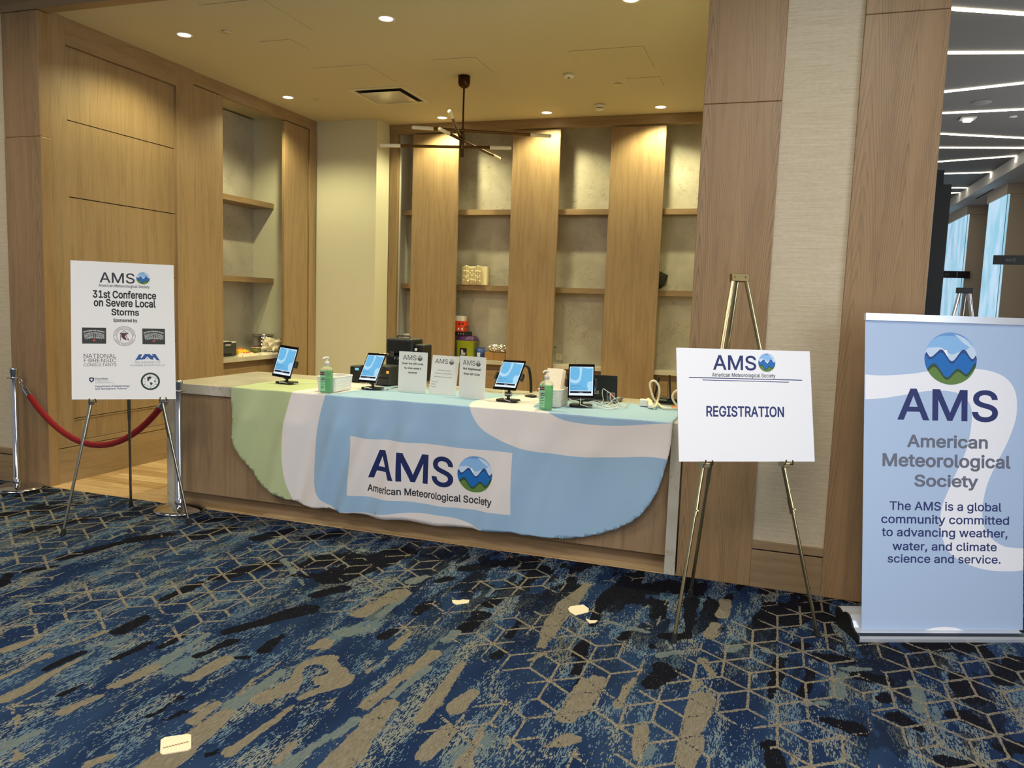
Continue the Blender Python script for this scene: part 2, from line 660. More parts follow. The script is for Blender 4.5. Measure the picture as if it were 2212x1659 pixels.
def text2d(body, bold=0.0):
    """glyph mesh of a line of lettering: (verts Nx2, faces)"""
    k = (body, bold)
    if k not in _TX:
        c = bpy.data.curves.new('lettering', 'FONT')
        c.body = body
        if FONT:
            c.font = FONT
        c.resolution_u = 3
        c.fill_mode = 'NONE' if hasattr(c, 'fill_mode') else c.fill_mode
        c.dimensions = '3D'
        o = bpy.data.objects.new('lettering', c)
        me = o.to_mesh()
        P = np.array([v.co[:2] for v in me.vertices]).reshape(-1, 2)
        Ed = np.array([e.vertices[:] for e in me.edges]).reshape(-1, 2)
        o.to_mesh_clear()
        bpy.data.objects.remove(o)
        bpy.data.curves.remove(c)
        V, F = fill_nonzero(P, Ed, bold)
        _TX[k] = (V, F)
    return _TX[k]


_cap = text2d('H')[0]
CAP = float(_cap[:, 1].max() - _cap[:, 1].min())


def fit_text(body, s0, s1, base, cap, bold=0.0, outline=False):
    V, F = text2d(body, max(bold, 0.0))
    W = V.copy()
    lo, hi = V[:, 0].min(), V[:, 0].max()
    W[:, 0] = s0 + (V[:, 0] - lo) / (hi - lo) * (s1 - s0)
    W[:, 1] = base + V[:, 1] * cap / CAP
    return W, F


def arc_text(body, cx, cy, r, a0, a1, h, inward=False, bold=0.0):
    """lettering on a circle, from angle a0 to a1 (degrees)"""
    V, F = text2d(body, max(bold, 0.0))
    lo, hi = V[:, 0].min(), V[:, 0].max()
    t = (V[:, 0] - lo) / (hi - lo)
    a = np.radians(a0 + t * (a1 - a0))
    rr = r + V[:, 1] * h / CAP if not inward else r - V[:, 1] * h / CAP
    return np.stack([cx + rr * np.cos(a), cy + rr * np.sin(a)], 1), F


def circle(cx, cy, rx, ry=None, n=40):
    ry = rx if ry is None else ry
    return [(cx + rx * math.cos(2 * PI * i / n), cy + ry * math.sin(2 * PI * i / n)) for i in range(n)]


def rect(a, b, c, d):
    return [(a, c), (b, c), (b, d), (a, d)]


def wave_poly(pts, n=28):
    """the part of the unit disc under a smooth wave through pts"""
    px = np.array([p[0] for p in pts])
    py = np.array([p[1] for p in pts])

    def f(x):
        i = int(np.clip(np.searchsorted(px, x) - 1, 0, len(px) - 2))
        t = np.clip((x - px[i]) / (px[i + 1] - px[i]), 0, 1)
        t = t * t * (3 - 2 * t)
        return py[i] * (1 - t) + py[i + 1] * t
    top = []
    for x in np.linspace(-1, 1, n * 2):
        y = f(x)
        if x * x + y * y <= 1.0:
            top.append((float(x), float(y)))
    a1 = math.atan2(top[0][1], top[0][0]) % (2 * PI)
    a2 = math.atan2(top[-1][1], top[-1][0])
    if a2 > PI / 2:
        a2 -= 2 * PI
    a2 = a2 % (2 * PI)
    if a2 < a1:
        a2 += 2 * PI
    arc = [(math.cos(a), math.sin(a)) for a in np.linspace(a2, a1, n)]
    return top + arc[1:-1]


GLOBE = [
    ([(math.cos(2 * PI * i / 48), math.sin(2 * PI * i / 48)) for i in range(48)], 'g_sky'),
    (wave_poly([(-1, .62), (-.3, .86), (.3, .86), (1, .62)]) , 'g_sky2'),
    (wave_poly([(-1, .38), (-.45, .42), (.05, .16), (.45, .3), (1, .6)]), 'g_mist'),
    ([(-.62, .12), (-.5, .3), (-.42, .26), (-.36, .4), (-.28, .3), (-.16, .33), (-.1, .1), (-.3, 0)], 'g_white'),
    (wave_poly([(-1, .3), (-.78, .04), (-.36, .34), (.04, -.1), (.5, .36), (.84, .0), (1, .18)]), 'g_deep'),
    (wave_poly([(-1, .14), (-.8, -.06), (-.36, .22), (.04, -.2), (.5, .22), (.84, -.1), (1, .05)]), 'g_blue'),
    (wave_poly([(-1, -.44), (-.64, -.2), (-.14, -.72), (.28, -.38), (.6, -.58), (1, -.1)]), 'g_dgreen'),
    (wave_poly([(-1, -.6), (-.64, -.34), (-.14, -.82), (.28, -.5), (.6, -.68), (1, -.3)]), 'g_green'),
    ([(.94 * math.cos(a), .94 * math.sin(a)) for a in np.radians(np.linspace(82, 22, 16))] + [((.94 - .17 * math.sin(k / 15 * PI)) * math.cos(a), (.94 - .17 * math.sin(k / 15 * PI)) * math.sin(a)) for k, a in enumerate(np.radians(np.linspace(22, 82, 16)))][1:-1], 'g_mist'),
]
GC = {'g_sky': (104, 148, 200), 'g_sky2': (134, 178, 222), 'g_mist': (192, 210, 230), 'g_white': (240, 242, 244), 'g_deep': (34, 64, 124),
      'g_blue': (18, 102, 176), 'g_dgreen': (44, 72, 44), 'g_green': (92, 124, 58)}


def ink(key):
    cs = {'navy': (30, 41, 98), 'dnavy': (18, 34, 88), 'grey': (100, 103, 118), 'dark': (42, 44, 52), 'black': (26, 27, 28), 'white': (226, 226, 226),
          'maroon': (92, 40, 40), 'brown': (70, 42, 36), 'red': (206, 66, 58), 'ublue': (44, 84, 150), 'dgreen': (30, 52, 46), 'ribbon': (232, 230, 234),
          'mid': (110, 110, 110), 'lgrey': (170, 170, 170), 'charcoal': (48, 50, 50), 'orange': (222, 120, 40)}
    cs.update(GC)
    if key.startswith('bw_'):
        r = sum(GC[key[3:]]) / 3
        return mat('ink_' + key, (r, r, r * .97), 0.6)
    return mat('ink_' + key, cs[key], 0.6)


class Print:
    """flat printed matter laid on a sheet: layers of outlines and lettering, in the sheet's own coordinates"""

    def __init__(s, base_mats):
        s.mats = list(base_mats)
        s.items = []

    def idx(s, m):
        if m not in s.mats:
            s.mats.append(m)
        return s.mats.index(m)

    def add(s, V, F, m):
        m = ink(m) if isinstance(m, str) else m
        V = np.array(V, float)
        lo, hi = V.min(0), V.max(0)
        ly = 1
        for v, f, _, k in s.items:
            if k >= ly and (v.min(0) < hi).all() and (v.max(0) > lo).all():
                ly = k + 1
        s.items.append((V, F, s.idx(m), ly))

    def poly(s, pts, m):
        s.add(pts, [tuple(range(len(pts)))], m)

    def text(s, VF, m):
        s.add(VF[0], VF[1], m)

    def globe(s, cx, cy, rx, ry=None, bw=False):
        ry = ry or rx
        for pts, k in GLOBE:
            s.poly([(cx + rx * p[0], cy + ry * p[1]) for p in pts], ('bw_' + k) if bw else k)

    def lay(s, mb, f, step=0.00012):
        """f(s, t, h) -> point at height h above the sheet"""
        for V, F, mi, ly in s.items:
            mb.add([f(p[0], p[1], 0.00015 + step * ly) for p in V], F, mi)


# ================================================================== SETTING
# ---- carpet: one grid on the floor carrying the pattern's blotches as weave zones
BLOT = {'beige': [], 'grey': [], 'navy': []}
C1, C2, C3 = (0, 1040, 740 / 1983), (700, 1140, 780 / 2212), (1400, 1140, 812 / 2212)


def bl(kind, crop, rows):
    for u1, v1, w1, u2, v2, w2 in rows:
        q = []
        for u, v, w in ((u1, v1, w1), (u2, v2, w2)):
            U, V = crop[0] + u * crop[2], crop[1] + v * crop[2]
            p = onz(U, V)
            e = onz(U + w * crop[2] * 0.5, V)
            q.append((p[0], p[1], float(np.linalg.norm((e - p)[:2])) * 1.5))
        BLOT[kind].append(q)


bl('beige', C1, [(20, 1260, 75, 540, 990, 20), (0, 985, 55, 230, 900, 15), (0, 1140, 28, 280, 1010, 34), (370, 1330, 64, 580, 1240, 34),
                 (650, 1190, 44, 880, 1080, 54), (1100, 1140, 54, 1310, 1030, 70), (900, 1659, 150, 1300, 1350, 80), (1330, 1560, 70, 1720, 1290, 22),
                 (1520, 1260, 90, 1700, 1170, 60), (1690, 1200, 50, 1750, 1060, 50), (1750, 1060, 50, 1900, 1030, 80), (1960, 1100, 70, 1900, 1040, 60),
                 (1790, 970, 36, 1900, 910, 30), (1100, 1335, 20, 1240, 1260, 14), (1110, 1385, 36, 1250, 1290, 46), (1880, 1310, 40, 1960, 1250, 34),
                 (1610, 1620, 36, 1700, 1520, 34), (1370, 1230, 26, 1620, 1050, 20), (1760, 1250, 54, 1983, 1150, 84), (500, 1640, 56, 620, 1590, 40),
                 (420, 940, 18, 600, 870, 24), (1900, 1650, 80, 1983, 1600, 80), (60, 1310, 18, 120, 1420, 16), (100, 1560, 30, 120, 1640, 20)])
bl('grey', C1, [(880, 1080, 54, 1200, 885, 30), (1340, 1300, 84, 1480, 1200, 64), (1640, 1659, 70, 1900, 1470, 50), (0, 1540, 80, 240, 1440, 30),
                (1480, 1210, 50, 1640, 1100, 40), (640, 330, 30, 720, 300, 30), (1640, 450, 20, 1760, 600, 20), (1190, 450, 20, 1260, 420, 20)])
bl('navy', C1, [(370, 440, 70, 680, 360, 50), (760, 340, 80, 960, 310, 70), (160, 520, 40, 320, 490, 40), (950, 680, 50, 1160, 590, 50), (690, 870, 70, 830, 800, 80),
                (260, 1090, 40, 480, 990, 40), (660, 1030, 20, 870, 930, 40), (920, 960, 40, 1060, 895, 40), (1140, 1010, 50, 1340, 925, 50), (1360, 1020, 36, 1430, 1020, 28),
                (1530, 980, 46, 1640, 890, 34), (1320, 870, 60, 1780, 740, 100), (1830, 660, 60, 1980, 620, 80), (870, 1360, 40, 1040, 1250, 40), (960, 1380, 36, 1070, 1330, 40),
                (360, 1230, 20, 540, 1145, 20), (0, 600, 60, 50, 540, 40), (1250, 560, 70, 1570, 480, 90), (0, 200, 80, 110, 180, 80), (160, 290, 60, 500, 210, 60),
                (240, 170, 50, 440, 130, 60), (1140, 320, 80, 1320, 270, 80), (1500, 330, 80, 1700, 280, 60), (1760, 330, 50, 1960, 300, 80), (1750, 490, 60, 1960, 440, 80),
                (1700, 540, 40, 1980, 560, 80), (1180, 230, 60, 1400, 200, 60), (1220, 1580, 40, 1270, 1560, 30)])
bl('beige', C2, [(210, 530, 70, 470, 400, 90), (420, 735, 34, 530, 640, 34), (260, 1090, 54, 680, 770, 64), (600, 1180, 84, 850, 830, 22), (800, 1110, 84, 900, 1010, 54),
                 (60, 1470, 160, 400, 1080, 80), (610, 1400, 84, 770, 1240, 84), (850, 1450, 80, 970, 1230, 54), (1330, 730, 46, 1480, 480, 84), (1480, 480, 84, 1610, 350, 28),
                 (1260, 810, 18, 1340, 770, 28), (1480, 1160, 84, 1600, 940, 40), (1570, 1130, 54, 1680, 930, 70), (1800, 1090, 40, 1890, 930, 30), (1930, 1420, 40, 1960, 1230, 70),
                 (1370, 1340, 54, 1520, 1290, 70), (0, 930, 100, 120, 920, 84), (20, 1060, 34, 80, 1050, 34), (240, 890, 20, 370, 810, 14), (0, 720, 80, 50, 690, 40), (1240, 1180, 20, 1420, 1120, 16)])
bl('grey', C2, [(340, 540, 40, 500, 400, 50), (110, 640, 84, 260, 620, 54), (430, 1030, 40, 620, 860, 50), (540, 330, 60, 620, 300, 40), (740, 690, 34, 800, 640, 40),
                (60, 1280, 60, 200, 1180, 40), (820, 1370, 60, 900, 1330, 50), (1980, 640, 30, 1760, 580, 24), (2060, 780, 40, 2180, 760, 40)])
bl('navy', C2, [(0, 200, 140, 180, 180, 110), (60, 300, 170, 470, 150, 140), (880, 250, 80, 1000, 230, 70), (1010, 470, 70, 1050, 440, 44), (870, 620, 70, 960, 530, 84), (1130, 670, 40, 1210, 570, 36),
                (1060, 790, 60, 1100, 750, 54), (360, 670, 54, 430, 630, 40), (560, 530, 40, 630, 460, 40), (1560, 780, 64, 1600, 700, 40), (1530, 890, 40, 1590, 800, 40), (1640, 600, 40, 1700, 470, 40),
                (1700, 470, 60, 1870, 290, 60), (1990, 380, 110, 2130, 340, 84), (1830, 680, 54, 1850, 640, 40), (2010, 730, 44, 2000, 720, 44), (2000, 960, 84, 2110, 870, 84), (1200, 360, 40, 1330, 250, 84),
                (1100, 220, 84, 1250, 200, 110), (1530, 425, 40, 1580, 415, 30), (1540, 1000, 24, 1570, 930, 24), (700, 330, 40, 760, 310, 50)])
bl('navy', C3, [(650, 570, 54, 770, 470, 120), (830, 560, 84, 900, 520, 84), (1000, 760, 84, 1180, 780, 70), (890, 700, 60, 930, 690, 60), (1570, 700, 100, 1780, 690, 110), (720, 1000, 40, 780, 770, 54),
                (900, 990, 40, 950, 830, 40), (1250, 870, 84, 1380, 900, 84), (1390, 1010, 54, 1400, 980, 40), (1040, 1130, 54, 1200, 1180, 120), (1470, 1120, 84, 1600, 1180, 54), (720, 1280, 84, 760, 1410, 84),
                (1830, 880, 84, 1900, 1000, 110), (1850, 1110, 110, 2000, 1180, 84), (2070, 900, 84, 2180, 780, 84), (60, 350, 84, 130, 330, 54), (260, 420, 54, 230, 640, 40), (110, 640, 70, 180, 640, 70),
                (380, 530, 34, 380, 520, 34), (60, 520, 54, 80, 440, 54), (80, 860, 70, 90, 820, 70), (1760, 1380, 80, 1900, 1400, 80), (2100, 1300, 80, 2200, 1290, 80)])
bl('beige', C3, [(430, 520, 44, 460, 430, 44), (360, 640, 60, 400, 570, 50), (330, 780, 44, 370, 870, 40), (270, 940, 54, 300, 910, 40), (210, 1300, 70, 330, 1000, 96), (210, 1414, 84, 260, 1250, 110), (840, 1390, 28, 850, 1330, 20)])
bl('grey', C3, [(1100, 980, 60, 1140, 860, 50), (1600, 1080, 44, 1570, 920, 44), (1150, 830, 30, 1300, 830, 24), (480, 720, 30, 540, 700, 40), (690, 720, 30, 800, 760, 24), (930, 1040, 30, 1040, 1030, 24)])

FX0, FX1, FY0, FY1, FS = -6.2, 1.62, 1.7, 4.789, 0.02
gx = np.linspace(FX0, FX1, int((FX1 - FX0) / FS) + 1)
gy = np.linspace(FY0, FY1, int((FY1 - FY0) / FS) + 1)
GX, GY = np.meshgrid(gx, gy)
fx, fy = GX.ravel(), GY.ravel()


def sdf(kind):
    out = np.full(fx.shape, 9.0)
    for (ax, ay, ar), (bx, by, br) in BLOT[kind]:
        dx, dy = bx - ax, by - ay
        t = np.clip(((fx - ax) * dx + (fy - ay) * dy) / (dx * dx + dy * dy + 1e-9), 0, 1)
        d = np.hypot(fx - ax - t * dx, fy - ay - t * dy) - (ar + t * (br - ar))
        out = np.minimum(out, d)
    return np.clip(0.5 - out / 0.09, -0.4, 1.3)


nx, ny = len(gx), len(gy)
quads = [(j * nx + i, j * nx + i + 1, (j + 1) * nx + i + 1, (j + 1) * nx + i) for j in range(ny - 1) for i in range(nx - 1)]
verts = [(x, y, 0.0) for x, y in zip(fx, fy)]
base_n = len(verts)


def extra(x0, x1, y0, y1):
    k = len(verts)
    verts.extend([(x0, y0, 0), (x1, y0, 0), (x1, y1, 0), (x0, y1, 0)])
    quads.append((k, k + 1, k + 2, k + 3))


extra(-9, 5, -6, FY0)
extra(-9, FX0, FY0, FY1)
extra(FX1, 5, FY0, FY1)
extra(0.70, 5, FY1, 23)
me = bpy.data.meshes.new('floor')
me.from_pydata(verts, [], quads)
# the lattice is woven clearly in some zones and fades out in others
lines = np.full(fx.shape, 0.36)
for u, v, ru, amt in ((250, 1560, 330, -.75), (480, 1480, 260, -.5), (900, 1400, 200, -.5), (330, 1200, 130, -.35), (1340, 1250, 120, -.2), (1450, 1300, 90, -.5), (1750, 1400, 240, .3), (2050, 1500, 300, .32),
                      (330, 1270, 200, .35), (1050, 1330, 150, .4), (620, 1130, 300, .3), (150, 1090, 250, .3), (1200, 1480, 200, .25), (800, 1250, 150, .1), (1500, 1620, 220, .3), (700, 1290, 120, -.4)):
    p = onz(u, v)
    e = onz(u + ru, v)
    r = np.linalg.norm((e - p)[:2])
    lines += amt * np.exp(-(((fx - p[0]) / r) ** 2 + ((fy - p[1]) / (r * 1.2)) ** 2))
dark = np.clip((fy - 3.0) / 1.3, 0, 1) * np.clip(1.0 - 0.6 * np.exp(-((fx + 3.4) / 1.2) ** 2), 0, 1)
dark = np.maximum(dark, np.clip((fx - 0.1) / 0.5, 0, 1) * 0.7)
for nm, arr, fill in (('beige', sdf('beige'), -.4), ('grey', sdf('grey'), -.4), ('navy', sdf('navy'), -.4), ('lines', lines, 0.6), ('dark', dark, 0.6)):
    a = me.attributes.new(nm, 'FLOAT', 'POINT')
    full = np.full(len(verts), fill, dtype=np.float32)
    full[:base_n] = arr
    a.data.foreach_set('value', full)
me.materials.append(CARPET)
me.materials.append(mat('cream_carpet_patch', (226, 208, 172), 0.95))
fl = bpy.data.objects.new('floor', me)
COL.objects.link(fl)
fl['kind'] = 'structure'
# cream woven patches
mb = MB()
cs_ = []
for pts in ([(347, 1600), (356, 1594), (405, 1587), (413, 1589), (413, 1617), (406, 1622), (352, 1631), (346, 1628)], [(1227, 1316), (1232, 1311), (1260, 1307), (1272, 1316), (1271, 1323), (1243, 1330), (1231, 1323)],
            [(976, 1297), (992, 1298), (1000, 1296), (1014, 1297), (1012, 1303), (985, 1307), (978, 1303)], [(1265, 1337), (1275, 1341), (1291, 1341), (1286, 1346), (1273, 1347)]):
    poly = [onz(u, v)[:2] for u, v in pts]
    mb.prism(poly, lambda x, y: (x, y, 0.0035), lambda x, y: (x, y, -0.004))
p1, p2 = onz(352, 1618), onz(408, 1604)
for k in range(9):
    q = p1 + (p2 - p1) * (k + .5) / 9
    mb.box(q[0] - .005, q[0] + .005, q[1] - .003, q[1] + .003, 0.0036, 0.0042, 1)
structure('floor', mb, [mat('cream_carpet_patch', (226, 208, 172), 0.95), mat('tan_carpet_yarn', (150, 128, 96), 0.95)])

# ---- oak floor behind the desk
mb = MB()
mb.box(-7.0, 0.70, 4.789, 9.6, -0.05, 0.001)
structure('floor', mb, WFLOOR)

# ---- ceilings
mb = MB()
mb.box(-7.0, -0.30, 4.88, 9.6, 3.81, 3.9)
structure('ceiling', mb, CEIL)
mb = MB()
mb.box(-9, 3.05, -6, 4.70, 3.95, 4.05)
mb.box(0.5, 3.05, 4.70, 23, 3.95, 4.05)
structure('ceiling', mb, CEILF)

# ---- left wall of the desk bay: framed oak panelling with grooves
mb = MB()
X0 = -5.60
mb.box(X0 - .06, X0, 4.87, 5.05, 0.315, 3.81, 0)
mb.box(X0 - .06, X0, 6.287, 6.53, 0.0, 3.81, 0)
mb.box(X0 - .06, X0, 5.05, 6.287, 3.60, 3.81, 1)
gz = [0.335, 0.53, 1.15, 1.77, 2.39, 3.01, 3.60]
for a, b in zip(gz[:-1], gz[1:]):
    mb.box(X0 - .06, X0 - .03, 5.05, 6.287, a + .004, b - .004, 0)
mb.box(X0 - .04, X0 - .022, 5.05, 6.287, .518, .5275, 1)
mb.box(X0 - .12, X0 - .055, 4.87, 6.53, 0, 3.81, 2)
mb.box(X0 - .05, X0 + .006, 4.86, 6.287, 0.0, 0.295, 1)
mb.box(X0 - .05, X0 + .002, 4.86, 6.287, 0.302, 0.335, 1)
structure('wall_left', mb, [WOOD, WOODY, SHADOW])

# ---- painted column in the corner, far walls
mb = MB()
mb.box(-5.75, -4.775, 8.75, 9.7, 0, 3.81)
structure('wall_corner', mb, PAINT)
mb = MB()
mb.box(-6.60, -6.45, 6.4, 9.0, 0, 3.81)
mb.box(-6.5, -5.66, 6.40, 6.5, 0, 3.81)
mb.box(-6.5, -5.70, 8.45, 8.74, 0, 3.81)
structure('wall_niche', mb, PAINT)
mb = MB()
mb.box(-4.8, 0.0, 9.46, 9.6, 0, 3.81)
mb.box(-4.76, -4.66, 9.15, 9.5, 0, 3.81)
structure('wall_back', mb, mat('grey_wall_paint', (196, 194, 184), 0.6))  # even grey paint of the back wall and the bay's side
mb = MB()
mb.box(-0.42, -0.30, 4.95, 9.6, 0, 3.81)
structure('wall_right', mb, PAINT)

# ---- front wall: oak posts, header beam, wallpapered fields and skirting
mb = MB()
mb.box(-5.968, -5.585, 4.785, 4.88, 0, 2.82, 0, .004)
mb.box(-5.966, -5.587, 4.787, 4.88, 2.822, 3.776, 0, .004)
structure('trim_1', mb, WOODF)
mb = MB()
mb.box(-6.6, 0.0, 4.785, 4.885, 3.78, 4.2)
structure('trim_2', mb, WOODX)
mb = MB()
mb.box(-0.487, -0.052, 4.785, 4.96, 0, 2.83, 0, .004)
mb.box(-0.487, -0.052, 4.787, 4.96, 2.832, 4.2, 0, .004)
structure('trim_3', mb, WOODF)
mb = MB()
mb.box(0.345, 0.76, 4.775, 5.05, 0, 3.26, 0, .004)
mb.box(0.345, 0.76, 4.777, 5.05, 3.262, 4.2, 0, .004)
structure('trim_4', mb, WOODF)
mb = MB()
mb.box(-0.06, 0.35, 4.80, 5.0, 0, 4.2)
mb.box(-9.0, -5.96, 4.80, 4.9, 0, 4.2)
structure('wall_front', mb, WALLP)
mb = MB()
for a, b in ((-0.052, 0.345), (-9.0, -5.968)):
    mb.box(a, b, 4.786, 4.81, 0, 0.228, 0, .002)
    mb.box(a, b, 4.789, 4.81, 0.228, 0.236, 1)
    mb.box(a, b, 4.784, 4.81, 0.236, 0.285, 0, .002)
structure('baseboard_front', mb, [WOODX, SHADOW])

# ---- corridor at the far right
XW = 3.05
mb = MB()
mb.box(XW, 5.2, -6, 23, 3.78, 3.95)
mb.box(XW + .35, XW + .45, 4.785, 14.0, 3.779, 3.781)
for a_, b_ in ((9.6, 10.6), (15.0, 16.2)):
    mb.box(XW + .18, XW + .21, a_, b_, 3.7795, 3.7805, 1)
structure('ceiling_soffit', mb, [mat('soffit_paint', (186, 184, 182), 0.7), SHADOW])
mb = MB()
mb.box(-0.3, 6, 22.5, 22.7, 0, 4.2)
structure('wall_far', mb, mat('taupe_wall_paint', (150, 142, 130), 0.7))
mb = MB()
mb.box(0.64, 0.74, 5.05, 6.9, 0, 4.2)
structure('wall_corridor', mb, PAINT)
SKYGLASS = mat('daylit_window', (150, 205, 225), 0.3, emit=(140, 215, 240), strength=0.9)
_n = NT(SKYGLASS)
_f = _n.noise(_n.scale(_n.obj(), (3, 3, 1.2)), 1.0, 4.0, 0.6)
_n.t.links.new(_n.mix(_n.step(_f, 0.35, 0.65), lin((138, 190, 214)), lin((190, 214, 236))), _n.b.inputs['Emission Color'])
TAUPE = mat('taupe_column_paint', (196, 182, 160), 0.7)
BROWN = mat('brown_column_paint', (160, 136, 114), 0.7)
for k, (ya, yb) in enumerate(((14.44, 15.65), (17.2, 19.1), (19.5, 21.6))):
    mb = MB()
    xw = 3.335
    mb.box(xw + .03, 5.2, ya, yb, 0, 3.68, (1, 0, 1)[k] if k else 0)
    mb.box(xw - .03, 5.2, ya - .04, yb, 3.62, 3.78, 0)
    structure('wall_pier_' + 'abc'[k], mb, [TAUPE, BROWN])
    mb = MB()
    mb.box(xw, xw + .028, ya + .01, yb, 0.05, 3.62, 0)
    mb.box(xw - .004, xw, ya + .01, ya + .035, 0.05, 3.62, 1)
    structure('window_%d' % (k + 1), mb, [SKYGLASS, mat('window_bar', (110, 150, 170), 0.5)])
mb = MB()
mb.box(3.62, 5.2, 16.9, 17.0, 0, 3.78)
mb.box(3.9, 4.0, -6, 14.4, 0, 3.78)
structure('wall_window_side', mb, BROWN)
mb = MB()
a, b, c = ony(1998, 600, 7.2), ony(2038, 369, 7.2), ony(2055, 399, 7.0)
mb.box(0.70, b[0], 7.15, 7.25, 0, b[2], 0)
mb.box(0.70, c[0], 6.98, 7.08, 0, c[2], 0)
structure('door_1', mb, mat('black_door_panel', (20, 19, 19), 0.5))

# ================================================================== BUILT-IN FURNITURE
# ---- left niche cabinet
t = thing('niche_cabinet', 'tall oak cabinet niche in the left wall with open shelves between two oak panels', 'cabinet', (-5.62, 7.6, 0))
mb = MB(); mb.box(-5.70, -5.618, 6.53, 8.73, 3.685, 3.81); mb.build('header', WOODY, t)
for a, b in ((6.535, 6.98), (8.07, 8.565)):
    mb = MB(); mb.box(-5.66, -5.622, a, b, 0.02, 3.675, 0, .003); mb.build('sliding_panel', WOOD, t)
mb = MB(); mb.box(-5.70, -5.612, 8.58, 8.73, 0, 3.685); mb.build('post', WOOD, t)
mb = MB(); mb.box(-6.45, -6.345, 6.5, 8.45, 0.9, 3.79); mb.build('stone_back', STONE, t)
for z in (2.70, 1.775):
    mb = MB(); mb.box(-6.345, -6.04, 6.5, 8.45, z, z + .065, 0, .002); mb.build('shelf', WOODY, t)
mb = MB(); mb.box(-6.345, -5.82, 6.5, 8.45, 0.1, 0.79); mb.build('cupboard_body', WOODY, t)
for a, b in ((6.52, 7.16), (7.165, 7.805), (7.81, 8.44)):
    mb = MB(); mb.box(-5.82, -5.80, a, b, 0.12, 0.79, 0, .002); mb.build('cupboard_door', WOODY, t)
mb = MB(); mb.box(-6.345, -5.77, 6.5, 8.45, 0.865, 0.915, 0, .003)
mb.box(-6.345, -5.85, 6.5, 8.45, 0.79, 0.865, 1)
tag(mb.build('worktop', [STONE, WOODY]), 'pale stone worktop in the left niche holding bags and paper', 'worktop')

# ---- back wall shelving
BY = 9.08
t = thing('wall_shelving', 'oak and pale stone display shelving across the back wall behind the desk', 'shelving', (-2.6, 9.1, 0))
mb = MB(); mb.box(-4.765, -0.43, BY - .01, 9.16, 3.70, 3.81); mb.build('header', WOODX, t)
mb = MB(); mb.box(-4.765, -4.66, BY, 9.15, 0, 3.70); mb.build('post', WOOD, t)
mb = MB(); mb.box(-4.66, -0.43, 9.42, 9.459, 0.90, 3.81); mb.build('stone_back', STONE, t)
for a, b in ((-4.447, -3.826), (-3.13, -2.54), (-1.934, -1.312)):
    mb = MB(); mb.box(a, b, BY, 9.118, 0.05, 3.68, 0, .003); mb.build('sliding_panel', WOOD, t)
for z in (2.70, 1.766):
    mb = MB(); mb.box(-4.66, -0.43, 9.24, 9.42, z + .014, z + .08, 0, .002); mb.build('shelf', WOODX, t)
mb = MB(); mb.box(-4.66, -0.43, 9.19, 9.42, 0.08, 0.79); mb.build('cupboard_body', WOODX, t)
xs = [-4.655, -3.95, -3.25, -2.55, -1.85, -1.15, -0.435]
for a, b in zip(xs[:-1], xs[1:]):
    mb = MB(); mb.box(a + .003, b - .003, 9.17, 9.19, 0.1, 0.79, 0, .002); mb.build('cupboard_door', WOODX, t)
mb = MB(); mb.box(-4.66, -0.43, 9.125, 9.42, 0.865, 0.915, 0, .003)
mb.box(-4.66, -0.43, 9.22, 9.42, 0.79, 0.865, 1)
tag(mb.build('worktop', [STONE, WOODX]), 'long pale stone worktop running behind the three tall oak panels', 'worktop')

# ---- registration desk
DX0, DX1, DY0, DY1, DZ = -4.385, -0.497, 4.785, 5.90, 0.95
t = thing('registration_desk', 'long reception desk with pale stone top and oak front panel', 'desk', (-2.44, 5.3, 0))
mb = MB(); mb.box(DX0, DX1, DY0, DY1, DZ - .074, DZ, 0, .003); mb.build('stone_top', STONE, t)
for a, b in ((DX0, DX0 + .066), (DX1 - .066, DX1)):
    mb = MB(); mb.box(a, b, DY0, DY1, 0.0, DZ - .074, 0, .002); mb.build('stone_end_panel', STONE, t)
mb = MB(); mb.box(DX0 + .066, DX1 - .066, 4.81, 4.84, 0.113, DZ - .074); mb.build('front_panel', WOODD, t)
mb = MB(); mb.box(DX0 + .066, DX1 - .066, 4.895, 4.92, 0.0, 0.113); mb.build('toe_kick', WOODX, t)
mb = MB()
mb.box(DX0 + .066, DX1 - .066, 4.79, 4.895, 0.0, 0.006, 0)
mb.build('plinth_strip', WFLOOR, t)
mb = MB(); mb.box(DX0 + .066, DX1 - .066, 5.55, 5.58, 0.02, DZ - .074); mb.build('rear_panel', WOOD, t)

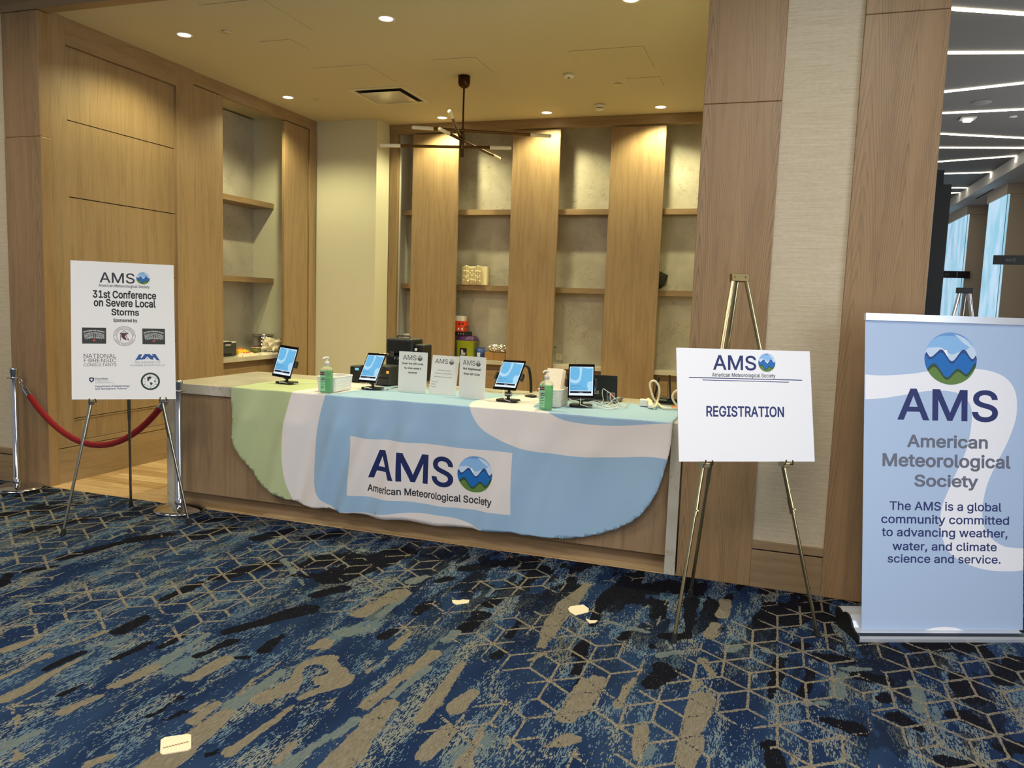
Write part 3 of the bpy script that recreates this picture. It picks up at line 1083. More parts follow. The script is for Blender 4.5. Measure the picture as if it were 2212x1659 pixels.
# ================================================================== LIGHTS, CEILING FITTINGS
LAMPG = 'recessed downlights over the desk bay'
GLOW = mat('downlight_lens', (255, 244, 214), 0.4, emit=(255, 236, 190), strength=9.0)
CZ = 3.81
dl_labels = ['round recessed downlight above the grooved panelling by the left post', 'round recessed downlight in the ceiling midway along the desk front', 'round recessed downlight beside the oak header of the left niche',
             'round recessed downlight above the left back panel, seen past the chandelier', 'round recessed downlight above the middle back panel', 'round recessed downlight above the right back panel',
             'round recessed downlight at the top edge of the picture']
proto = None
for k, (u, v) in enumerate(((398, 75), (834, 40), (622, 210), (955, 254), (1181, 243), (1427, 231), (1363, -2))):
    p = onz(u, v, CZ)
    if proto is None:
        t = thing('downlight', dl_labels[0], 'downlight', (p[0], p[1], CZ), 0, LAMPG)
        mb = MB(); mb.lathe([(0.052, -.001), (0.056, -.004), (0.066, -.005), (0.070, -.001)], n=32); mb.build('trim_ring', WHITEP, t, world=False)
        mb = MB(); mb.lathe([(0.0, -.0025), (0.053, -.0025)], n=32); mb.build('lens', GLOW, t, world=False)
        proto = t
    else:
        dup(proto, (p[0], p[1], CZ), 0, dl_labels[k], LAMPG)
    d = bpy.data.lights.new('downlight_beam', 'SPOT')
    d.energy = DOWNLIGHT_W * (0.85, 1.5, 1, 1, 1, 1, 1.5)[k]
    d.color = WARM
    d.spot_size = math.radians(140)
    d.spot_blend = 0.55
    d.shadow_soft_size = 0.035
    o = bpy.data.objects.new('downlight_beam', d)
    COL.objects.link(o)
    o.location = (p[0], p[1], CZ - .012)

# chandelier: bronze rods with pale glass tube ends
c0 = onz(1003, 164, CZ)
t = thing('chandelier', 'bronze sputnik-style chandelier of crossing rods with pale tube ends', 'chandelier', (c0[0], c0[1], CZ))
TUBE = mat('frosted_glass_tube', (226, 218, 196), 0.35)
mb = MB(); mb.lathe([(0.0, -.118), (0.012, -.118), (0.03, -.112), (0.05, -.095), (0.058, -.07), (0.060, -.002), (0.0, -.002)], n=28); mb.build('canopy', DBRASS, t, world=False)
mb = MB()
mb.cyl((0, 0, -.11), (0, 0, -.50), .009)
mb.cyl((0, 0, -.48), (0, 0, -.60), .012)
mb.cyl((0, 0, -.56), (0, 0, -.77), .017)
mb.build('stem', DBRASS, t, world=False)
for (e1, e2, v, dz1, dz2) in (((889, 275), (1191, 294), 283, 0, 0), ((820, 314), (1105, 320), 317.5, 0, 0), ((948, 278), (1080, 343), 303, 0, 0), ((971, 240), (1003, 318), 296, 0, 0)):
    z = ony(1000, v, c0[1])[2]
    a, b = onz(*e1, z), onz(*e2, z)
    d = (b - a) / np.linalg.norm(b - a)
    # the rod passes beside the stem
    mb = MB(); mb.cyl(a + d * .21, b - d * .21, .0145, mi=0)
    m_ = c0.copy(); m_[2] = z
    mb.cyl(m_ - (0, 0, .022), m_ + (0, 0, .022), .022)
    arm = mb.build('arm', mat('brushed_bronze', (96, 72, 42), 0.3, 1.0), t)
    for p, q in ((a, a + d * .21), (b, b - d * .21)):
        mb = MB()
        e = (q - p) / np.linalg.norm(q - p)
        mb.tube([p, p + e * .006, p + e * .014, q], [.006, .014, .0175, .0175], 14)
        mb.build('glass_tube', TUBE, arm)

# square supply-air vent
VX0, VX1, VY0, VY1 = -4.44, -3.77, 7.45, 8.12
t = thing('air_vent', 'square ceiling air diffuser with a bowed metal centre plate', 'air vent', ((VX0 + VX1) / 2, (VY0 + VY1) / 2, CZ))
mb = MB()
for a, b, c, d in ((VX0, VX1, VY0, VY0 + .06), (VX0, VX1, VY1 - .06, VY1), (VX0, VX0 + .06, VY0 + .06, VY1 - .06), (VX1 - .06, VX1, VY0 + .06, VY1 - .06)):
    mb.box(a, b, c, d, CZ - .006, CZ - .0005)
mb.build('frame', mat('vent_frame_paint', (200, 194, 176), 0.5), t)
mb = MB(); mb.box(VX0 + .06, VX1 - .06, VY0 + .06, VY1 - .06, CZ - .002, CZ - .001); mb.build('slot', SHADOW, t)
mb = MB()
N = 12
gxv = np.linspace(VX0 + .10, VX1 - .10, N); gyv = np.linspace(VY0 + .10, VY1 - .10, N)
V = [(x, y, CZ - .022 - .02 * (1 - ((2 * i / (N - 1) - 1) ** 2)) * (1 - ((2 * j / (N - 1) - 1) ** 2))) for j, y in enumerate(gyv) for i, x in enumerate(gxv)]
mb.add(V, [(j * N + i, j * N + i + 1, (j + 1) * N + i + 1, (j + 1) * N + i) for j in range(N - 1) for i in range(N - 1)], 0, True)
mb.box(VX0 + .3, VX1 - .3, VY0 + .3, VY1 - .3, CZ - .022, CZ - .002)
mb.build('centre_plate', mat('vent_plate_metal', (206, 200, 184), 0.25, 0.35), t)

# smoke detectors, sprinkler covers, hatches
p = onz(1296, 226, CZ)
t = thing('smoke_detector', 'white smoke detector with dark slots near the back shelving', 'smoke detector', (p[0], p[1], CZ))
mb = MB(); mb.lathe([(0, -.028), (.058, -.028), (.06, -.002), (0, -.002)], n=28); mb.build('base', WHITEP, t, world=False)
mb = MB(); mb.lathe([(0, -.062), (.03, -.062), (.047, -.054), (.05, -.046)], n=28); mb.lathe([(.05, -.038), (.052, -.028), (0, -.028)], n=28)
mb.lathe([(.044, -.046), (.044, -.038)], n=28, mi=1); mb.build('sensor_head', [WHITEP, BLACK], t, world=False)
p = onz(1229, 161, CZ)
t = thing('occupancy_sensor', 'small white ceiling sensor beside the largest ceiling hatch', 'sensor', (p[0], p[1], CZ))
mb = MB(); mb.lathe([(0, -.03), (.035, -.03), (.048, -.02), (.055, -.002), (0, -.002)], n=28); mb.build('housing', WHITEP, t, world=False)
mb = MB(); mb.lathe([(0, -.036), (.012, -.035), (.018, -.03), (0, -.03)], n=20); mb.build('lens', DGREY, t, world=False)
for (u, v), lb in (((490, 68), 'small round sprinkler cover right of the downlight by the left post'), ((686, 215), 'small round sprinkler cover right of the niche downlight'), ((1335, 181), 'small round sprinkler cover beside the smallest ceiling hatch')):
    p = onz(u, v, CZ)
    mb = MB(); mb.lathe([(0, -.009), (.038, -.009), (.041, -.006), (.041, -.001), (0, -.001)], (p[0], p[1], CZ), 24)
    tag(mb.build('sprinkler_cover', mat('sprinkler_paint', (196, 184, 150), 0.5)), lb, 'sprinkler cover', 'sprinkler covers in the bay ceiling')
for (x0, x1, y0, y1), lb in (((-4.40, -4.08, 5.93, 6.24), 'small square flush hatch in the ceiling left of the desk middle'), ((-1.855, -1.203, 6.74, 7.365), 'large square flush ceiling hatch at the right, by the white sensor'),
                             ((-1.52, -1.197, 7.645, 7.957), 'small square flush hatch between the large hatch and the smoke detector'), ((-3.125, -2.70, 6.722, 7.18), 'flush ceiling hatch just in front of the chandelier canopy'),
                             ((-4.38, -3.785, 6.716, 7.33), 'flush ceiling hatch just in front of the air vent'), ((-4.32, -3.756, 5.09, 5.77), 'flush ceiling hatch at the upper left, nearest the front beam')):
    mb = MB()
    g = .0035
    mb.box(x0, x1, y0, y1, CZ - .0012, CZ - .0004, 1)
    mb.box(x0 + g, x1 - g, y0 + g, y1 - g, CZ - .003, CZ - .0012, 0)
    tag(mb.build('ceiling_hatch', [CEIL, mat('hatch_gap', (150, 134, 98), 0.9)]), lb, 'ceiling hatch', 'flush hatches in the bay ceiling')

# LED lines of the foyer ceiling
K = (3.95 - EYE) / (3.81 - EYE)
LEDM = mat('led_strip', (255, 250, 235), 0.4, emit=(255, 246, 222), strength=12.0)
LEDS = [(1.02, 6.407, 1.516, 6.621), (1.187, 7.432, 1.755, 7.55), (1.386, 8.678, 1.999, 8.495), (1.528, 9.567, 2.267, 9.533), (1.695, 10.621, 2.65, 11.016), (1.827, 11.471, 2.808, 11.629),
        (1.99, 12.489, 2.844, 12.186), (2.225, 13.534, 2.853, 13.467), (2.607, 14.995, 2.86, 15.018), (2.717, 15.622, 2.873, 15.587)]
lords = ['nearest', 'second', 'third', 'fourth', 'fifth', 'sixth', 'seventh', 'eighth', 'ninth', 'tenth']
for k, (a, b, c, d) in enumerate(LEDS):
    a, b, c, d = a * K, b * K, c * K, d * K
    sl = (d - b) / (c - a)
    xa, xb = 0.80, XW - .01
    w = .022
    mb = MB()
    ya, yb = b + (xa - a) * sl, b + (xb - a) * sl
    mb.add([(xa, ya - w, 3.946), (xb, yb - w, 3.946), (xb, yb + w, 3.946), (xa, ya + w, 3.946), (xa, ya - w, 3.940), (xb, yb - w, 3.940), (xb, yb + w, 3.940), (xa, ya + w, 3.940)],
           [(0, 1, 2, 3), (4, 5, 6, 7), (0, 1, 5, 4), (1, 2, 6, 5), (2, 3, 7, 6), (3, 0, 4, 7)])
    if k < 8:
        # the strip's light also runs down the step of the soffit
        mb.box(XW - .012, XW - .004, yb - w * .6, yb + w * .6, 3.86, 3.946)
    tag(mb.build('led_strip_light', LEDM), 'glowing line light in the corridor ceiling, %s counting from the camera' % lords[k], 'strip light', 'line lights in the corridor ceiling')
p = onz(1940 + 425 * .422, 523 * .422, 3.95)
mb = MB(); mb.lathe([(0, -.012), (.09, -.012), (.1, -.004), (.1, -.001), (0, -.001)], (p[0], p[1], 3.95), 28)
tag(mb.build('ceiling_speaker', mat('speaker_paint', (150, 146, 142), 0.6)), 'round flush speaker in the corridor ceiling between two line lights', 'speaker')
p = onz(1940 + 357 * .422, 603 * .422, 3.95)
t = thing('emergency_light', 'small square ceiling lamp in the corridor, glittering white', 'ceiling lamp', (p[0], p[1], 3.95))
mb = MB(); mb.box(-.08, .08, -.08, .08, -.02, -.001, 0, .006); mb.build('housing', WHITEP, t, world=False)
mb = MB(); mb.box(-.045, .045, -.045, .045, -.045, -.02, 0, .01); mb.build('lens', mat('lamp_lens', (240, 240, 235), 0.2, emit=(255, 255, 250), strength=2.5), t, world=False)
p = onz(1940 + 588 * .422, 595 * .422, 3.95)
mb = MB(); mb.lathe([(0, -.01), (.04, -.01), (.045, -.001), (0, -.001)], (p[0], p[1], 3.95), 20)
tag(mb.build('sprinkler_cover', WHITEP), 'tiny white round cover in the corridor ceiling right of the square lamp', 'sprinkler cover')

# corridor blade signs
for (u0, u1, v0, v1, yy, body, ta, tb, lb) in ((2145, 2226, 552, 571, 10.0, 'KAYE', 2172, 2193, 'black blade sign with a short name, nearer one in the corridor'), (2034, 2096, 586, 600, 17.15, 'LER', 2037, 2049, 'small black blade sign further down the corridor by the bright window')):
    a, b = ony(u0, v1, yy), ony(u1, v0, yy)
    pr = Print([BLACK])
    s0, s1 = ony(ta, v1, yy)[0], ony(tb, v1, yy)[0]
    h = b[2] - a[2]
    pr.text(fit_text(body, s0, s1, a[2] + h * .33, h * .34), 'mid')
    mb = MB(); mb.box(a[0], b[0], yy, yy + .02, a[2], b[2], 0, .003)
    if yy > 12:
        q = ony(2067, 590, yy)[0]
        mb.box(q, q + .012, yy - .003, yy, a[2] + .02, b[2] - .01, pr.idx(ink('lgrey')))
    pr.lay(mb, lambda s, t_, h_: (s, yy - h_ - .001, t_))
    tag(mb.build('room_sign', pr.mats), lb, 'sign', 'blade signs in the corridor')


# ================================================================== EASELS AND SIGNBOARDS
def smooth_line(p, n=4):
    p = np.array(p)
    out = []
    for i in range(len(p) - 1):
        p0, p1, p2, p3 = p[max(i - 1, 0)], p[i], p[i + 1], p[min(i + 2, len(p) - 1)]
        for k in range(n):
            t = k / n
            out.append(tuple(.5 * ((2 * p1) + (-p0 + p2) * t + (2 * p0 - 5 * p1 + 4 * p2 - p3) * t * t + (-p0 + 3 * p1 - 3 * p2 + p3) * t ** 3)))
    out.append(tuple(p[-1]))
    return out


class Plane:
    def __init__(s, A, B, tilt, off=0.0):
        e = (B - A)[:2]
        s.w = float(np.linalg.norm(e))
        e = e / s.w
        s.e = np.array([e[0], e[1], 0.0])
        nb = np.array([-e[1], e[0], 0.0])
        t = math.radians(tilt)
        s.n = np.array([nb[0] * math.cos(t), nb[1] * math.cos(t), -math.sin(t)])
        s.up = np.array([nb[0] * math.sin(t), nb[1] * math.sin(t), math.cos(t)])
        s.nb = nb
        s.A = A - s.n * off
        s.rz = math.atan2(e[1], e[0])

    def loc(s, u, v):
        q = onplane(u, v, s.A, s.n) - s.A
        return float(q @ s.e), float(q @ s.up)

    def at(s, a, b, h=0.0):
        return s.A + s.e * a + s.up * b - s.n * h

    def text(s, pr, body, l, r, cap_top, m, bold=0.0):
        a, b = s.loc(*l), s.loc(*r)
        tp = s.loc((l[0] + r[0]) / 2, cap_top)
        mid = (a[1] + b[1]) / 2
        pr.text(fit_text(body, a[0], b[0], mid, tp[1] - mid, bold), m)


def easel(pl, apex_s, apex_t, C, label, board_t, metal, hook_s):
    base = pl.A + pl.e * pl.w / 2 + pl.nb * .25
    t = thing('easel', label, 'easel', (base[0], base[1], 0), pl.rz)
    ap = pl.at(apex_s, apex_t)
    for side, foot in ((-1, pl.A), (1, pl.A + pl.e * pl.w)):
        top = ap + pl.e * side * .032
        d = (foot - top) / np.linalg.norm(foot - top)
        L = np.linalg.norm(foot - top)
        k1 = L * .645
        mb = MB(); mb.cyl(top, top + d * k1, .0125); mb.cyl(top + d * (k1 - .02), foot - d * .03, .0095)
        leg = mb.build('leg', metal, t)
        mb = MB(); mb.cyl(top + d * (k1 - .055), top + d * (k1 + .03), .0155); mb.cyl(top + d * (k1 + .005) - pl.n * .012, top + d * (k1 + .005) - pl.n * .03, .004); mb.build('clamp', metal, leg)
        mb = MB(); mb.cyl(foot - d * .045, foot, .0135, .017); mb.build('rubber_foot', RUBBER, leg)
        kk = (apex_t - board_t) / apex_t
        q = top + d * L * kk
        mb = MB(); mb.box(-.018, .018, -.045, .016, -.022, .004, 0, .003)
        mb.tube([(.026, -.03, -.006), (.030, -.044, -.004), (.028, -.052, .008), (.024, -.052, .02)], .004, 8)
        mb.tube([(-.012, -.044, -.004), (-.012, -.052, .012), (-.010, -.052, .022)], .004, 8)
        mb.build('support_hook', metal, leg, xf=lambda x, y, z: q + pl.e * x + np.array([0, 0, 1.0]) * z + pl.nb * y)
    # rear leg
    d = (C - ap) / np.linalg.norm(C - ap)
    L = np.linalg.norm(C - ap)
    mb = MB(); mb.cyl(ap + pl.n * .02, ap + d * L * .62, .0125); mb.cyl(ap + d * L * .6, C - d * .03, .0095); leg = mb.build('leg', metal, t)
    mb = MB(); mb.cyl(C - d * .045, C, .0135, .017); mb.build('rubber_foot', RUBBER, leg)
    mb = MB()
    mb.box(-.048, .048, -.014, .02, -.03, .012, 0, .003)
    for sx in (-.03, .03):
        mb.cyl((sx, -.019, -.008), (sx, -.012, -.008), .006)
    mb.build('head_plate', mat('dull_brass', (132, 114, 76), 0.45, 1.0), t, xf=lambda x, y, z: ap + pl.e * x + pl.n * y + pl.up * z)
    return t


def board(name, pl, corners, pr, label, cat='sign', th=.006):
    q = [pl.loc(*c) for c in corners]  # tl, tr, br, bl
    b = pl.at(*((np.array(q[2]) + np.array(q[3])) / 2))
    mb = MB()
    mb.prism(q, lambda s, t: pl.at(s, t, 0.0), lambda s, t: pl.at(s, t, -th), 0)
    pr.lay(mb, lambda s, t, h: pl.at(s, t, h))
    o = mb.build(name, pr.mats)
    return tag(o, label, cat)


# registration easel (right)
A, B, C = onz(1455, 1388), onz(1766, 1374), onz(1490, 1290)
plR = Plane(A, B, 9)
s_, t_ = plR.loc(1598, 596)
easel(plR, s_, t_, C, 'brass-coloured folding tripod easel in front of the right oak post', plR.loc(1600, 998)[1], BRASS, None)
pb = Plane(A, B, 9, .030)
pr = Print([BOARDW])
pb.text(pr, 'AMS', (1540.2, 798), (1633.5, 799.5), 768.5, 'navy', .012)
g = pb.loc(1656.3, 783.4); g2 = pb.loc(1674.6, 783.9)
pr.globe(g[0], g[1], g2[0] - g[0])
pb.text(pr, 'American Meteorological Society', (1538, 813.2), (1675, 815.6), 806.5, 'dark', .012)
for (a, b, w) in (((1487.9, 815.2), (1732.5, 821.4), .0022), ((1517.4, 820.7), (1704, 825.6), .0018)):
    p, q = pb.loc(*a), pb.loc(*b)
    pr.poly([(p[0], p[1] - w), (q[0], q[1] - w), (q[0], q[1] + w), (p[0], p[1] + w)], 'navy')
pb.text(pr, 'REGISTRATION', (1525.7, 898.4), (1693.7, 900.8), 878.5, 'navy', .02)
board('sign_board', pb, [(1461, 751), (1749, 759), (1760, 997), (1467, 997)], pr, 'wide white board reading REGISTRATION on the brass easel')

# conference easel (left)
A, B, C = onz(135, 1157), onz(409, 1133), onz(283, 1094)
plL = Plane(A, B, 7)
s_, t_ = plL.loc(273, 567)
easel(plL, s_, t_, C, 'steel folding tripod easel standing before the roped-off gap on the left', plL.loc(270, 864)[1], mat('nickel_steel', (170, 164, 148), 0.2, 1.0), None)
pb = Plane(A, B, 7, .030)
pr = Print([BOARDW])
pb.text(pr, 'AMS', (215, 610.2), (291, 611.8), 589.8, 'dark', .008)
g = pb.loc(308.9, 601.3); g2 = pb.loc(323.2, 601.6)
pr.globe(g[0], g[1], g2[0] - g[0])
pb.text(pr, 'American Meteorological Society', (213, 619.2), (323, 622.6), 615.2, 'dark', .01)
pb.text(pr, '31st Conference', (200.4, 643.6), (337.5, 645.2), 629.4, 'black', .024)
pb.text(pr, 'on Severe Local', (202.5, 661.6), (336.3, 663.4), 647.3, 'black', .024)
pb.text(pr, 'Storms', (240.5, 680.6), (300.4, 681.4), 668, 'black', .024)
pb.text(pr, 'Sponsored by', (244.7, 695), (296.6, 695.8), 688.8, 'black', .024)


def zl(a, b):
    return 150 + a * .1085, 680 + b * .1085


def L5(a, b):
    return pb.loc(*zl(a, b))


def T5(body, l, r, top, m, bold=.0):
    pb.text(pr, body, zl(*l), zl(*r), zl(0, top)[1], m, bold)


for (cs, top, sub) in (([(250, 252), (730, 258), (732, 577), (252, 573)], 'NORTHERN HAIL PROJECT', 0), ([(1448, 272), (1900, 280), (1906, 590), (1455, 586)], 'NORTHERN TORNADOES PROJECT', 1)):
    q = [L5(*c) for c in cs]
    pr.poly(q, 'charcoal')
    x0, x1 = q[3][0], q[2][0]
    y0, y1 = (q[3][1] + q[2][1]) / 2, (q[0][1] + q[1][1]) / 2
    W, H = x1 - x0, y1 - y0
    cxm = (x0 + x1) / 2
    ang = lambda a: (90 + a)
    R = W * 1.15
    pr.text(arc_text(top, cxm, y1 - H * .22 - R, R, 90 + 22, 90 - 22, H * .075, bold=.02), 'white')
    V, F = fit_text('WESTERN', cxm - W * .42, cxm + W * .42, 0, H * .26, .03)
    V = V.copy(); V[:, 1] += y0 + H * .42 - (V[:, 0] - cxm) ** 2 / W * .42
    pr.text((V, F), 'white')
    V, F = fit_text('WESTERN', cxm - W * .41, cxm + W * .41, H * .02, H * .22)
    V = V.copy(); V[:, 1] += y0 + H * .42 - (V[:, 0] - cxm) ** 2 / W * .42
    pr.text((V, F), 'charcoal')
    pr.text(arc_text('UNIVERSITY', cxm, y0 + H * .335 - R, R, 90 + 17, 90 - 17, H * .05, bold=.01), 'white')
    lx, ly = cxm, y0 + H * .2
    leaf = [(0, .07), (.02, .04), (.05, .05), (.045, .015), (.07, .01), (.04, -.03), (.01, -.03), (0, -.06), (-.01, -.03), (-.04, -.03), (-.07, .01), (-.045, .015), (-.05, .05), (-.02, .04)]
    pr.poly([(lx + a * W * .95, ly + b * H * 1.2) for a, b in leaf[::-1]], 'red')
# round emblem with a pennant
c = L5(1097, 425); r = L5(1315, 428)[0] - c[0]


def ring(c, r0, r1, m):
    n = 48
    o = [(c[0] + r1 * math.cos(2 * PI * i / n), c[1] + r1 * math.sin(2 * PI * i / n)) for i in range(n)]
    i_ = [(c[0] + r0 * math.cos(2 * PI * i / n), c[1] + r0 * math.sin(2 * PI * i / n)) for i in range(n)]
    F = [(i, (i + 1) % n, n + (i + 1) % n, n + i) for i in range(n)]
    pr.text((np.array(o + i_), F), m)


ring(c, r * .965, r, 'maroon')
ring(c, r * .70, r * .73, 'maroon')
pr.text(arc_text('THE UNIVERSITY OF OKLAHOMA', c[0], c[1], r * .77, 178, 2, r * .14), 'maroon')
pr.text(arc_text('SCHOOL OF METEOROLOGY', c[0], c[1], r * .92, 200, 340, r * .14, True), 'maroon')
pr.poly([L5(*p) for p in [(1030, 375), (1035, 440), (1070, 480), (1115, 500), (1135, 520), (1130, 470), (1105, 440), (1110, 415), (1145, 375)]], 'maroon')
for pts in ([(1090, 305), (1010, 372), (1020, 372), (1090, 318), (1160, 372), (1170, 372)], [(1005, 360), (1005, 374), (1175, 374), (1175, 360)], [(1014, 374), (1014, 515), (1024, 515), (1024, 374)],
            [(1150, 374), (1115, 420), (1160, 480), (1168, 474), (1128, 420), (1162, 374)], [(1150, 495), (1188, 518), (1172, 470)]):
    pr.poly([L5(*p) for p in pts], 'brown')
T5('NATIONAL', (287, 855), (932, 855), 778, 'brown', -.004)
T5('F', (290, 946), (340, 946), 870, 'brown', -.004)
T5('RENSIC', (470, 946), (933, 947), 870, 'brown', -.004)
c2 = L5(412, 908); r2 = L5(458, 908)[0] - c2[0]
ring(c2, r2 * .86, r2, 'brown'); ring(c2, r2 * .5, r2 * .6, 'brown')
for a, b, cc, d in ((-1.1, 1.1, -.05, .05), (-.05, .05, -1.1, 1.1)):
    pr.poly([(c2[0] + r2 * x, c2[1] + r2 * y) for x, y in rect(a, b, cc, d)], 'brown')
T5('CONSULTANTS', (285, 1024), (935, 1024), 966, 'brown', -.004)
for pts in ([(1385, 785), (1450, 785), (1415, 855), (1440, 856), (1500, 780), (1600, 780), (1635, 815), (1660, 815), (1640, 780), (1712, 780), (1802, 914), (1735, 900), (1690, 850), (1665, 850), (1672, 895), (1612, 888), (1550, 830), (1500, 888), (1360, 895), (1308, 912)],
            [(1533, 885), (1553, 860), (1572, 885)]):
    pr.poly([L5(*p) for p in pts], 'ublue')
T5('THE UNIVERSITY OF', (1296, 965), (1815, 965), 931, 'grey', .0)
T5('ALABAMA IN HUNTSVILLE', (1212, 1021), (1896, 1021), 986, 'grey', .0)
pr.poly([L5(*p) for p in [(388, 1256), (440, 1248), (492, 1256), (490, 1310), (440, 1350), (396, 1316)]], 'dnavy')
pr.poly([L5(*p) for p in [(405, 1290), (430, 1268), (470, 1276), (462, 1300), (440, 1320), (425, 1312), (428, 1296)]], 'white')
T5('PennState', (515, 1287), (765, 1288), 1257, 'dnavy', .016)
T5('College of Earth', (515, 1325), (783, 1326), 1302, 'grey', .0)
T5('and Mineral Sciences', (515, 1362), (875, 1362), 1339, 'grey', .0)
T5('Department of Meteorology', (515, 1437), (1200, 1438), 1405, 'dnavy', .016)
T5('and Atmospheric Science', (515, 1486), (1143, 1487), 1454, 'dnavy', .016)
c3 = L5(1612, 1325); r3 = L5(1803, 1325)[0] - c3[0]
pr.poly(circle(c3[0], c3[1], r3), 'dgreen'); pr.poly(circle(c3[0], c3[1], r3 * .80), BOARDW)
ring(c3, r3 * .56, r3 * .58, 'dgreen')
for k in range(12):
    a = 2 * PI * k / 12
    pr.poly([(c3[0] + r3 * (.69 * math.cos(a) + dx), c3[1] + r3 * (.69 * math.sin(a) + dy)) for dx, dy in ((-.05, -.04), (.05, -.05), (.03, .05), (-.04, .04))] if k % 2 else
            [(c3[0] + r3 * (.69 * math.cos(a) + dx), c3[1] + r3 * (.69 * math.sin(a) + dy)) for dx, dy in ((-.015, -.08), (.015, -.08), (.015, .08), (-.015, .08))], 'dgreen')
for pts in ([(1548, 1250), (1600, 1225), (1640, 1240), (1620, 1270), (1590, 1290), (1570, 1330), (1550, 1310)], [(1596, 1345), (1640, 1345), (1660, 1370), (1620, 1410), (1608, 1380)], [(1690, 1300), (1715, 1310), (1705, 1345), (1690, 1340)]):
    pr.poly([L5(*p) for p in pts], 'dgreen')
board('sign_board', pb, [(152, 562), (375, 573), (380, 862), (155, 863)], pr, 'tall white board of conference sponsors on the left easel')

# far easel seen past the banner
yy = 5.6
ap = ony(2083, 632, yy)
t = thing('easel', 'distant steel easel head showing above the roll-up banner', 'easel', (ap[0], yy + .2, 0))
for dx, dy in ((-.33, -.15), (.33, -.15), (0.02, .45)):
    top = ap + np.array([dx * .08, 0, 0])
    ft = np.array([ap[0] + dx, yy + dy, 0.0])
    d = (ft - top) / np.linalg.norm(ft - top)
    mb = MB(); mb.cyl(top, ft - d * .03, .0115); leg = mb.build('leg', CHROME, t)
    mb = MB(); mb.cyl(ft - d * .04, ft, .013, .016); mb.build('rubber_foot', RUBBER, leg)
mb = MB(); mb.box(ap[0] - .045, ap[0] + .045, yy - .02, yy + .02, ap[2] - .005, ap[2] + .03, 0, .003); mb.build('head_plate', BLACK, t)

# ================================================================== ROLL-UP BANNER
A, B = onz(1852, 1386.6), onz(2212, 1387.8)
pn = Plane(A, B, 7.6)
FABB = mat('printed_blue_banner', (168, 187, 214), 0.55)
t = thing('roll_up_banner', 'pale blue roll-up banner with a big globe on a silver base, far right', 'banner stand', tuple(A + pn.e * .43 + pn.nb * .08), pn.rz)
zt = 0.05
pn2 = Plane(A + pn.nb * .03, B + pn.nb * .03, 7.6)
bl_, tl_ = pn2.loc(1860.5, 1367), pn2.loc(1869.5, 688)
s0 = (bl_[0] + tl_[0]) / 2
s1 = pn2.loc(2209.5, 1367)[0]
top = tl_[1]


def bx(a, b):
    return 1820 + a * .458, 660 + b * .458


prb = Print([FABB])
rib = [(107, 325), (180, 330), (260, 327), (340, 320), (430, 306), (520, 300), (620, 298), (700, 310), (760, 335), (800, 375), (820, 430), (822, 500), (810, 560), (780, 640), (740, 720), (700, 800), (675, 870), (660, 950), (662, 1010), (675, 1060), (710, 1105), (760, 1135), (810, 1143), (860, 1145),
       (860, 1248), (800, 1254), (700, 1250), (620, 1232), (550, 1200), (500, 1160), (475, 1110), (462, 1050), (462, 990), (475, 930), (500, 870), (530, 800), (560, 740), (590, 660), (605, 580), (610, 510), (600, 465), (575, 435), (540, 412), (480, 402), (420, 402), (350, 410), (270, 425), (180, 438), (107, 442)]
q = [pn2.loc(*bx(*p)) for p in rib]
q = [(min(max(p[0], s0), s1), p[1]) for p in q]
prb.poly(smooth_line(q[:24], 4) + smooth_line(q[24:], 4), 'ribbon')
prb.poly([pn2.loc(*bx(*p)) for p in [(345, 1545), (400, 1527), (440, 1518), (480, 1515), (530, 1519), (565, 1530), (600, 1545)]], 'ribbon')
g = pn2.loc(*bx(510, 250)); g2 = pn2.loc(*bx(633, 252)); g3 = pn2.loc(*bx(510, 127))
prb.globe(g[0], g[1], g2[0] - g[0], g3[1] - g[1])
for body, l, r, tp, m, bo in (('AMS', (258, 537), (733, 543), 400, 'navy', .014), ('American', (303, 667), (685, 672), 615, 'grey', .022), ('Meteorological', (188, 757), (793, 766), 705, 'grey', .022), ('Society', (338, 852), (640, 856), 802, 'grey', .022),
                              ('The AMS is a global', (222, 964), (750, 970), 928, 'navy', .012), ('community committed', (182, 1026), (785, 1033), 991, 'navy', .012), ('to advancing weather,', (185, 1087), (778, 1094), 1052, 'navy', .012),
                              ('water, and climate', (235, 1153), (727, 1158), 1118, 'navy', .012), ('science and service.', (212, 1211), (745, 1217), 1177, 'navy', .012)):
    pn2.text(prb, body, bx(*l), bx(*r), bx(0, tp)[1], m, bo)
mb = MB()
mb.prism(rect(s0, s1, .05, top), lambda a, b: pn2.at(a, b), lambda a, b: pn2.at(a, b, -.0015), 0)
prb.lay(mb, lambda a, b, h: pn2.at(a, b, h))
mb.build('banner_sheet', prb.mats, t)
mb = MB()
prof = [(-.006, -.008), (.012, -.008), (.014, .0), (.014, .02), (.008, .028), (-.006, .028)]
mb.prism(prof, lambda a, b: pn2.at(s0 - .003, top + b, -a + .006), lambda a, b: pn2.at(s1 + .003, top + b, -a + .006))
mb.build('top_rail', ALU, t)
